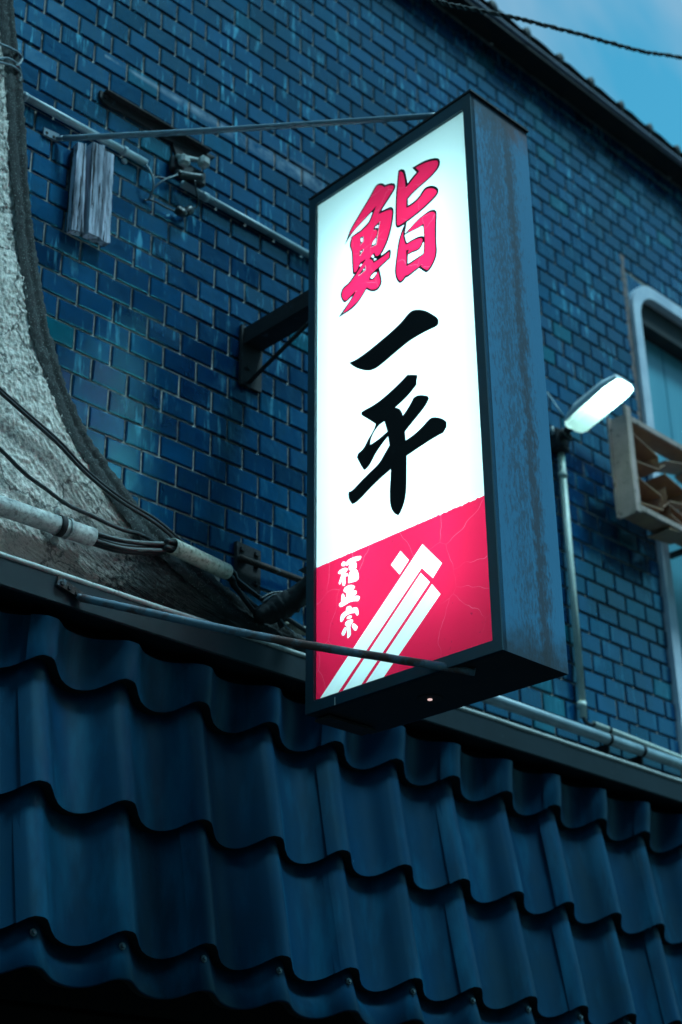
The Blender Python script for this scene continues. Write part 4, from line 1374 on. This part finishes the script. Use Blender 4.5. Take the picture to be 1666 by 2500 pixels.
cable('flaking black cable slanting across the middle of the stucco into the tiles', [at(-60, 1050, -0.07), at(0, 1096, -0.07), at(60, 1155, -0.07), at(110, 1192, -0.072), at(165, 1232, -0.072), at(230, 1262, -0.078),
      at(290, 1290, -0.08), at(345, 1306, -0.07), at(420, 1345, -0.05)], 0.0052, n=90, wob=0.25)
# taped bundle that rises behind the sign
bd = thing('taped_cable_bundle', at(680, 1490, -0.1), 'thick black taped cable bundle curving up behind the bottom of the sign', 'cable')
tube('taped_core', [at(628, 1505, -0.07), at(660, 1495, -0.08), at(690, 1480, -0.10), at(720, 1462, -0.13), at(752, 1425, -0.17), at(790, 1380, -0.22)],
     lambda t: 0.020 + 0.016 * math.sin(math.pi * min(1, t * 1.3)), 'sign_black', bd, n=30, seg=12, wob=0.25)
tube('loop', [at(635, 1462, -0.09), at(665, 1448, -0.09), at(700, 1443, -0.1), at(735, 1420, -0.14)], 0.0035, 'cable', bd, n=24, seg=8)
tube('loop', [at(640, 1470, -0.085), at(668, 1452, -0.09), at(700, 1446, -0.1), at(735, 1432, -0.14)], 0.0030, 'cable_grey', bd, n=24, seg=8)
tube('tail', [at(680, 1492, -0.09), at(682, 1515, -0.09), at(690, 1532, -0.09)], 0.008, 'cable', bd, n=12, seg=8)
tube('tail', [at(675, 1490, -0.07), at(705, 1512, -0.07), at(745, 1538, -0.07), at(800, 1570, -0.07)], 0.0070, 'cable', bd, n=24, seg=8)
tube('tail', [at(685, 1510, -0.10), at(700, 1530, -0.10), at(718, 1545, -0.10)], 0.0025, 'cable_grey', bd, n=12, seg=6)
wp = thing('pale_pipe', at(740, 1550, -0.05), 'pale pipe stub disappearing behind the lower left corner of the sign', 'pipe')
tube('pipe_body', [at(702, 1526, -0.055), at(900, 1596, -0.055)], 0.0125, 'pipe_white', wp, seg=16)

# wire lashed round the rim, top left
lw = thing('wire_lashing', at(30, 130, -0.08), 'three loops of grey wire lashed round the dark stucco rim at the top left', 'wire')
for pts in ([(-20, 100), (0, 107), (20, 115), (40, 125), (52, 136), (54, 146), (48, 156), (38, 160)],
            [(-20, 145), (0, 143), (16, 142), (30, 147), (44, 158), (50, 172)],
            [(-20, 150), (0, 153), (18, 157), (36, 164), (48, 176), (51, 190), (48, 198)]):
    P = [at(x, y, -0.085 + 0.0012 * max(0, x - 5)) for x, y in pts]
    tube('wire_loop', P, 0.0036, 'cable_grey', lw, n=30, seg=8)

# ================================================================== THINGS FIXED TO THE TILES, UPPER LEFT
CY = -0.0145
c1 = thing('thin_conduit', at(200, 315, CY), 'grey conduit on the tiles from the stucco rim to an open end at the wires', 'conduit')
pA, pB = at(56, 233, CY), at(357, 398, CY)
hollow('conduit_body', pA - (pB - pA) * 0.25, pB, 0.0112, 0.0018, 'conduit', c1, 18)
dc = (pB - pA) / np.linalg.norm(pB - pA)
ring('coupling', at(303, 368, CY), dc, 0.0135, 0.014, 'conduit', c1)
ring('coupling', at(60, 236, CY), dc, 0.0135, 0.012, 'conduit', c1)
lug = at(304, 394, -0.004)
disc_solid('saddle', (lug[0], -0.002, lug[2]), (0, -1, 0), 0.009, 0.006, 'conduit', c1, 10)
c2 = thing('thin_conduit', at(600, 540, CY), 'grey conduit on the tiles from the white knobs to behind the sign', 'conduit')
pA2, pB2 = at(445, 449, CY), at(752, 621, CY)
tube('conduit_body', [pA2, pB2 + (pB2 - pA2) * 0.5], 0.0112, 'conduit', c2, seg=18)
ring('coupling', at(499, 480, CY), dc, 0.0138, 0.024, 'conduit', c2)
cable('short grey wire looping down from the open conduit end', [at(352, 397, CY), at(366, 415, -0.03), at(375, 440, -0.035), at(374, 462, -0.03), at(368, 478, -0.02), at(364, 486, -0.008)], 0.0030, 'cable_grey', 30, 'wire')
cable('grey wire from the loop up to the dark holder under the white knobs', [at(364, 484, -0.008), at(376, 460, -0.03), at(400, 440, -0.045), at(434, 427, -0.05)], 0.0026, 'cable_grey', 30, 'wire')
cable('thin grey wire arching just above the one that reaches the dark holder', [at(374, 440, -0.03), at(382, 432, -0.032), at(400, 434, -0.035), at(412, 436, -0.03), at(434, 424, -0.05)], 0.0020, 'cable_grey', 30, 'wire')
cable('thin black wire slanting across the tiles to a taped joint', [at(352, 489, -0.004), at(372, 489, -0.012), at(405, 506, -0.015), at(432, 518, -0.018)], 0.0028, 'cable', 30, 'wire')
cable('thin black wire hanging from the holder past the conduit to the taped joint', [at(476, 440, -0.05), at(479, 465, -0.045), at(484, 490, -0.03), at(480, 505, -0.02), at(466, 512, -0.02)], 0.0022, 'cable', 30, 'wire')
tj = thing('taped_joint', at(450, 517, -0.02), 'black taped cable joint lying on the tiles under the conduit', 'cable joint')
tube('tape_lump', [at(430, 510, -0.02), at(440, 517, -0.024), at(452, 522, -0.024)], lambda t: 0.011 + 0.004 * math.sin(t * 3.1), 'cable', tj, n=12, seg=10, wob=0.3)
tube('tape_lump', [at(452, 522, -0.024), at(462, 514, -0.024), at(468, 516, -0.02)], lambda t: 0.010 + 0.004 * math.sin(t * 3.1), 'cable', tj, n=12, seg=10, wob=0.3)
ins = thing('insulator_holder', at(460, 425, -0.03), 'pair of pale porcelain knobs on a dark holder under the rusty bar', 'insulator')
def knob(c, r, d):
    c = Vector(c); ax = Vector((0, -1, 0.05)).normalized()
    v, f = [], []; seg = 18
    prof = [(0, 0.62), (0.2, 0.66), (0.26, 0.95), (0.34, 1.03), (0.86, 1.0), (0.95, 0.93), (1.0, 0.78), (1.01, 0.0)]
    u = Vector((1, 0, 0)); w = ax.cross(u)
    for h, q in prof:
        for k in range(seg):
            a = 2 * math.pi * k / seg
            v.append(c + ax * h * d + (u * math.cos(a) + w * math.sin(a)) * r * max(q, 0.01))
    for i in range(len(prof) - 1):
        for k in range(seg):
            a, b = i * seg + k, i * seg + (k + 1) % seg
            f.append((a, b, b + seg, a + seg))
    return link('knob', v, f, 'ceramic', ins, smooth=True)
k_a, k_b = at(440, 395, -0.02), at(488, 399, -0.02)
for kk in (k_a, k_b):
    box('knob', kk[0] - 0.018, kk[0] + 0.016, -0.056, -0.024, kk[2] - 0.026, kk[2] + 0.010, 'ceramic', ins, 0.0085)
tube('crossbar', [(k_a[0] - 0.02, -0.03, k_a[2] + 0.004), (k_b[0] + 0.005, -0.03, k_b[2] + 0.006)], 0.007, 'ceramic', ins, seg=10)
hk = [at(416, 400, -0.002), at(500, 420, -0.002), at(496, 412, -0.002), at(490, 372, -0.002)]
box('holder', k_a[0] - 0.030, k_b[0] + 0.026, -0.024, -0.001, k_a[2] - 0.040, k_a[2] + 0.012, 'eave', ins, 0.006)
tube('spool', [at(432, 424, -0.04), at(492, 434, -0.04)], lambda t: 0.0125 - 0.002 * math.sin(t * 3.14), 'cable', ins, n=10, seg=14)

rb = thing('rusty_bar', at(240, 240), 'dark rusty angle bar fixed flat across the tiles under the thin stay rod', 'bar')
b0, b1 = at(240, 240), at(402, 322)
x_a, x_b, zt_ = b0[0], at(520, 385)[0], 3.082
vv = []
segx = [x_a, x_a + 0.012, x_a + 0.03, (x_a + at(402, 318)[0]) / 2, at(402, 318)[0], x_b - 0.05, x_b]
hz = [0.022, 0.036, 0.040, 0.034, 0.040, 0.022, 0.004]
tl = []
for x, h in zip(segx, hz):
    tl += [(x, -0.001, zt_ - h), (x, -0.010, zt_ - h), (x, -0.010, zt_), (x, -0.001, zt_)]
f = []
for i in range(len(segx) - 1):
    a = 4 * i
    for k in range(4):
        f.append((a + k, a + (k + 1) % 4, a + 4 + (k + 1) % 4, a + 4 + k))
f += [(0, 1, 2, 3), tuple(4 * (len(segx) - 1) + k for k in (3, 2, 1, 0))]
fix_normals(link('flat_bar', tl, f, 'dark_rust', rb))
box('ledge', x_a + 0.01, x_b - 0.03, -0.030, -0.010, zt_ - 0.006, zt_, 'dark_rust', rb, 0.001)
disc_solid('bolt', (x_a + 0.018, -0.010, zt_ - 0.016), (0, -1, 0), 0.008, 0.006, 'dark_rust', rb, 6)
disc_solid('bolt', (at(400, 312)[0], -0.010, zt_ - 0.018), (0, -1, 0), 0.009, 0.008, 'dark_rust', rb, 6)
g = [at(415, 340), at(520, 385), at(505, 392), at(430, 395)]
hexa('gusset', [(p[0], -0.001, p[2]) for p in g] + [(p[0], -0.009, p[2]) for p in g], 'dark_rust', rb)

wb = thing('wooden_boards', at(200, 480), 'three short weathered wooden planks fixed upright on the tiles beside the stucco', 'boards')
def plank(tl_, tr_, br_, bl_, y0, y1, seed):
    rng = random.Random(seed)
    NXp, NZp = 5, 26
    v, f = [], []
    TL, TR, BR, BL = [at(*p) for p in (tl_, tr_, br_, bl_)]
    for i in range(NZp):
        t = i / (NZp - 1)
        L = TL + (BL - TL) * t; R = TR + (BR - TR) * t
        for j in range(NXp):
            s = j / (NXp - 1)
            p = L + (R - L) * s
            q = Vector((p[0] * 160, seed, p[2] * 22))
            dx = 0.0022 * mnoise.noise(Vector((seed * 3 + s * 2, 0, p[2] * 40))) * (1 if s in (0, 1) else 0.3)
            dz = 0.006 * mnoise.noise(Vector((p[0] * 120, seed, 0))) if i in (0, NZp - 1) else 0
            v.append((p[0] + dx, y1 - 0.003 * mnoise.noise(q), p[2] + dz))
    nb = len(v)
    for i in range(NZp):
        for j in (0, NXp - 1):
            x, y, z = v[i * NXp + j]
            v.append((x, y0, z))
    for i in range(NZp - 1):
        for j in range(NXp - 1):
            a = i * NXp + j
            f.append((a, a + NXp, a + NXp + 1, a + 1))
        a = i * NXp; b = nb + 2 * i
        f.append((a, b, b + 2, a + NXp))
        a2 = i * NXp + NXp - 1
        f.append((a2, a2 + NXp, b + 3, b + 1))
    f.append(tuple(range(NXp)) + (nb + 1, nb))
    f.append(tuple(nb - NXp + j for j in range(NXp))[::-1] + (nb + 2 * NZp - 2, nb + 2 * NZp - 1))
    return fix_normals(link('plank', v, f, 'wood', wb))
plank((173, 361), (193, 366), (186, 581), (156, 573), -0.012, -0.034, 1)
plank((206, 364), (234, 373), (227, 599), (194, 583), -0.012, -0.042, 2)
plank((237, 381), (260, 392), (249, 609), (229, 600), -0.012, -0.036, 3)
bk = [at(172, 372), at(258, 398), at(246, 596), at(160, 566)]
hexa('batten', [(p[0], -0.001, p[2]) for p in bk] + [(p[0], -0.013, p[2]) for p in bk], 'eave', wb)

# ================================================================== RIGHT SIDE
vc = thing('vertical_conduit', at(1425, 1755, -0.02), 'pale green vertical conduit running down the tiles below the street lamp', 'conduit')
p_t, p_b = at(1370, 1108, -0.02), at(1425, 1752, -0.02)
tube('conduit_body', [p_t, p_b], 0.0125, 'conduit_pale', vc, seg=16)
for q in ((1374, 1160), (1421, 1722)):
    ring('coupling', at(*q, -0.02), p_b - p_t, 0.0152, 0.022, 'conduit_pale', vc)
tube('elbow', [p_b + np.array([0, 0, 0.01]), at(1428, 1760, -0.02), at(1440, 1768, -0.02), at(1452, 1768, -0.02)], 0.0062, 'cable', vc, n=16, seg=10)
hc = thing('slim_conduit', at(1550, 1806, -0.022), 'slim grey-green conduit running right along the tiles from the vertical conduit foot', 'conduit')
h0, h1 = at(1450, 1768, -0.022), at(1666, 1853, -0.022)
hollow('conduit_body', h0, h1 + (h1 - h0) * 1.5, 0.0108, 0.002, 'conduit_pale', hc, 16)
ring('strap', at(1486, 1783, -0.022), h1 - h0, 0.014, 0.010, 'sign_black', hc)
rp = thing('large_conduit', at(1450, 1790, -0.06), 'thicker blue-grey pipe running low along the right wall above the flashing', 'pipe')
r0_, r1_ = at(1205, 1708, -0.065), at(1666, 1868, -0.065)
dd = r1_ - r0_
tube('pipe_body', [r0_ - dd * 0.6, r1_ + dd], 0.0185, 'conduit', rp, seg=20)
for q in ((1484, 1800), (1566, 1832)):
    p = at(*q, -0.065)
    tt = (p - r0_) @ dd / (dd @ dd)
    p = r0_ + dd * tt
    ring('strap', p, dd, 0.0215, 0.012, 'sign_black', rp)
    box('strap_leg', p[0] - 0.006, p[0] + 0.006, -0.066, -0.001, p[2] - 0.05, p[2] - 0.016, 'sign_black', rp, 0.001)
# crumbling mortar fillet between wall and flashing
v, f = [], []
NXm = 260
for i in range(NXm):
    x = 2.1 + 4.4 * i / (NXm - 1)
    for k in range(7):
        t = k / 6
        q = Vector((x * 26, k * 1.3, 0))
        h = 0.016 * mnoise.noise(q) + 0.008 * mnoise.noise(q * 3)
        v.append((x, -0.092 * t - 0.002 - h * 0.4, 1.552 - 0.045 * t + h * (0.3 + 0.7 * math.sin(math.pi * t))))
for i in range(NXm - 1):
    for k in range(6):
        a = i * 7 + k
        f.append((a, a + 1, a + 8, a + 7))
o = link('mortar_fillet', v, f, 'old_mortar', roof, smooth=True)

# ragged repair mortar beside the window frame
v, f = [], []
for i in range(80):
    z = 2.95 + 0.85 * i / 79
    wl_ = 0.016 + 0.010 * mnoise.noise(Vector((z * 14, 1, 0)))
    cx = WX0 - 0.030 + 0.006 * mnoise.noise(Vector((z * 8, 7, 0)))
    v += [(cx - wl_, 0.0, z), (cx, -0.004 - 0.002 * mnoise.noise(Vector((z * 40, 2, 0))), z), (cx + wl_, -0.001, z)]
for i in range(79):
    a = 3 * i
    f += [(a, a + 1, a + 4, a + 3), (a + 1, a + 2, a + 5, a + 4)]
link('repair_mortar', v, f, 'pink_mortar', bld, smooth=True)

# street lamp on the wall
lm = thing('wall_lamp', at(1366, 1060), 'lit fluorescent street lamp angled up from the tiled wall right of the sign', 'lamp')
S = at(1400, 1043, -0.10)
Eo = atX(1530, 933, S[0])
ax = Vector(Eo - S); L = ax.length; ax.normalize()
side = Vector((1, 0, 0))
dn = side.cross(ax); dn = -dn if dn.z > 0 else dn          # towards the street below
W = 0.056
def lamp_pt(s, w, h): return Vector(S) + ax * s + side * w + dn * h
# housing: shallow tapered tray, its open side down
v, f = [], []
secs = [(-0.012, 0.030, 0.012), (0.0, 0.050, 0.030), (0.06, W, 0.056), (L * 0.75, W, 0.052), (L * 0.97, 0.048, 0.034), (L, 0.028, 0.010)]
ring_ = [(-1, 0), (-0.98, -0.45), (-0.75, -0.85), (0, -1), (0.75, -0.85), (0.98, -0.45), (1, 0)]
for s, w, h in secs:
    for a, b in ring_:
        v.append(lamp_pt(s, a * w, b * h))
m_ = len(ring_)
for i in range(len(secs) - 1):
    for k in range(m_ - 1):
        a = i * m_ + k
        f.append((a, a + 1, a + m_ + 1, a + m_))
f.append(tuple(range(m_))); f.append(tuple((len(secs) - 1) * m_ + k for k in range(m_))[::-1])
fix_normals(link('housing', v, f, 'lamp_metal', lm, smooth=False))
v, f = [], []
secs = [(-0.010, 0.030, 0.004), (0.004, 0.050, 0.016), (0.02, W * 0.97, 0.020), (L * 0.85, W * 0.97, 0.020), (L * 0.97, 0.048, 0.016), (L * 0.995, 0.028, 0.003)]
ring2 = [(-1, 0.05), (-0.93, 0.62), (-0.6, 0.95), (0, 1), (0.6, 0.95), (0.93, 0.62), (1, 0.05)]
for s, w, h in secs:
    for a, b in ring2:
        v.append(lamp_pt(s, a * w, b * h))
for i in range(len(secs) - 1):
    for k in range(m_ - 1):
        a = i * m_ + k
        f.append((a, a + m_, a + m_ + 1, a + 1))
f.append(tuple(range(m_))); f.append(tuple((len(secs) - 1) * m_ + k for k in range(m_))[::-1])
MT['lamp_cover'] = acrylic('lamp_cover', (0.80, 0.92, 0.84), (0.55, 0.65, 0.55))
fix_normals(link('diffuser', v, f, 'lamp_cover', lm, smooth=False))
tube('lamp_tube', [lamp_pt(0.135, 0, 0.006), lamp_pt(L - 0.018, 0, 0.006)], 0.010, 'lamp_tube', lm, seg=10)
# arm, clamp and junction box
arm0 = at(1368, 1068, -0.03)
tube('arm', [(arm0[0], -0.002, arm0[2] - 0.01), (arm0[0], -0.05, arm0[2] - 0.002), lamp_pt(-0.03, 0, -0.006), lamp_pt(0.01, 0, -0.008)], 0.014, 'sign_black', lm, n=16, seg=12)
tube('clamp_ring', [lamp_pt(-0.035, 0.024 * math.cos(a), 0.006 + 0.024 * math.sin(a)) for a in np.linspace(0, 2 * math.pi, 20)], 0.006, 'sign_black', lm, seg=8)
jb = at(1362, 1078, -0.02)
box('junction_box', jb[0] - 0.035, jb[0] + 0.035, -0.05, -0.001, jb[2] - 0.045, jb[2] + 0.04, 'sign_black', lm, 0.008)
tube('cord', [at(1372, 1085, -0.05), at(1386, 1092, -0.06), at(1388, 1075, -0.07), at(1380, 1060, -0.08)], 0.004, 'cable', lm, n=16, seg=8)
tube('knob', [at(1346, 1042, -0.03), at(1352, 1062, -0.03)], 0.008, 'ceramic', lm, seg=10)
tube('brace_wire', [at(1336, 958, -0.005), at(1376, 1016, -0.09)], 0.003, 'conduit', lm, seg=8)

# lattice screen in front of the window
ls = thing('lattice_screen', (4.27, -0.14, 2.43), 'faded pinkish metal lattice screen box hung in front of the window right of the lamp', 'screen')
LX, LY0, LY1 = 4.27, -0.10, -0.178
LZ0, LZ1 = 2.430, 2.832
box('side_web', LX, LX + 0.006, LY1 + 0.004, LY0 - 0.004, LZ0, LZ1, 'louvre', ls, 0)
box('side_flange', LX - 0.010, LX + 0.012, LY0 - 0.004, LY0 + 0.006, LZ0 + 0.002, LZ1 + 0.01, 'louvre', ls, 0.002)
box('side_flange', LX - 0.012, LX + 0.020, LY1 - 0.006, LY1 + 0.008, LZ0, LZ1 + 0.03, 'louvre', ls, 0.002)
box('top_rail', LX + 0.025, LX + 1.3, LY1 - 0.004, LY1 + 0.006, LZ1 - 0.028, LZ1 - 0.004, 'louvre', ls, 0.002)
box('top_shelf', LX + 0.025, LX + 1.3, LY1 + 0.006, LY0, LZ1 - 0.028, LZ1 - 0.022, 'louvre_dark', ls, 0)
box('bottom_rail', LX + 0.020, LX + 1.3, LY1 - 0.004, LY1 + 0.006, LZ0 + 0.012, LZ0 + 0.036, 'louvre', ls, 0.002)
box('bottom_shelf', LX + 0.020, LX + 1.3, LY1 + 0.006, LY0, LZ0 + 0.012, LZ0 + 0.018, 'louvre_dark', ls, 0)
bq = 0.1913
def lat(pts, yb_, name='slat'):
    P = [at(1450 + x * bq, 950 + y * bq, LY1) for x, y in pts]
    v, f = [], []
    th = 0.004
    for p in P:
        v += [(p[0], LY1, p[2]), (p[0], yb_, p[2]), (p[0], yb_, p[2] - th), (p[0], LY1, p[2] - th)]
    for i in range(len(P) - 1):
        a = 4 * i
        for k in range(4):
            f.append((a + k, a + (k + 1) % 4, a + 4 + (k + 1) % 4, a + 4 + k))
    f += [(0, 1, 2, 3), tuple(4 * (len(P) - 1) + k for k in (3, 2, 1, 0))]
    return fix_normals(link(name, v, f, 'louvre_dark', ls))
zig = [(505, 560), (820, 850), (848, 1025), (545, 910), (562, 1110), (860, 1355), (892, 1535), (590, 1435)]
lat(zig, LY0 + 0.02)
lat([(p[0] + 375, p[1] + 335) for p in zig[3:]] , LY0 + 0.02)
lat([(915, 905), (1200, 955), (1420, 1000)], LY0 + 0.02)
lat([(905, 1075), (1180, 1310), (1215, 1480), (960, 1420), (985, 1590), (1260, 1830)], LY0 + 0.02)
lat([(845, 1000), (912, 960)], LY0 + 0.02); lat([(890, 1500), (965, 1440)], LY0 + 0.02)
for k in range(2, 6):
    src = [at(1450 + x * bq, 950 + y * bq, LY1) for x, y in zig]
    v, f = [], []
    for p in src:
        px_ = p[0] + 0.20 * k
        v += [(px_, LY1, p[2]), (px_, LY0 + 0.02, p[2]), (px_, LY0 + 0.02, p[2] - 0.004), (px_, LY1, p[2] - 0.004)]
    for i in range(len(src) - 1):
        a = 4 * i
        for j in range(4):
            f.append((a + j, a + (j + 1) % 4, a + 4 + (j + 1) % 4, a + 4 + j))
    fix_normals(link('slat', v, f, 'louvre_dark', ls))
box('end_board', LX + 1.3, LX + 1.32, LY1 - 0.004, LY0, LZ0 + 0.006, LZ1 + 0.004, 'louvre', ls, 0.002)
for x in (5.0, 5.5):
    box('stand_off', x, x + 0.02, LY0, 0.0, LZ0 + 0.05, LZ0 + 0.07, 'louvre_dark', ls, 0)
box('stand_off', LX + 0.45, LX + 0.47, LY0, 0.0, LZ0 + 0.02, LZ0 + 0.04, 'eave', ls, 0)

# overhead twisted service cable, across the street side
OYc = -0.75
oc = thing('overhead_cable', at(1300, 55, OYc), 'black twisted overhead cable crossing the sky at the top right', 'cable')
base_ = [at(x, y, OYc) for x, y in ((200, -420), (620, -180), (900, -60), (1062, 2), (1150, 22), (1250, 42), (1330, 62), (1420, 85), (1500, 108), (1580, 128), (1670, 142), (1900, 190), (2500, 400), (3600, 900))]
Pc = resample(base_, 700)
for ph, rr in ((0, 0.0036), (math.pi, 0.0030), (math.pi / 2, 0.0022)):
    pts = []
    for i, p in enumerate(Pc):
        a = i / 700 * 2 * math.pi * 30 + ph
        sep = 0.0042 + 0.0022 * mnoise.noise(Vector((i * 0.05, ph, 0)))
        pts.append(Vector(p) + Vector((0, math.cos(a), math.sin(a))) * sep)
    tube('strand', pts, rr * 1.15, 'vinyl_black', oc, seg=7)
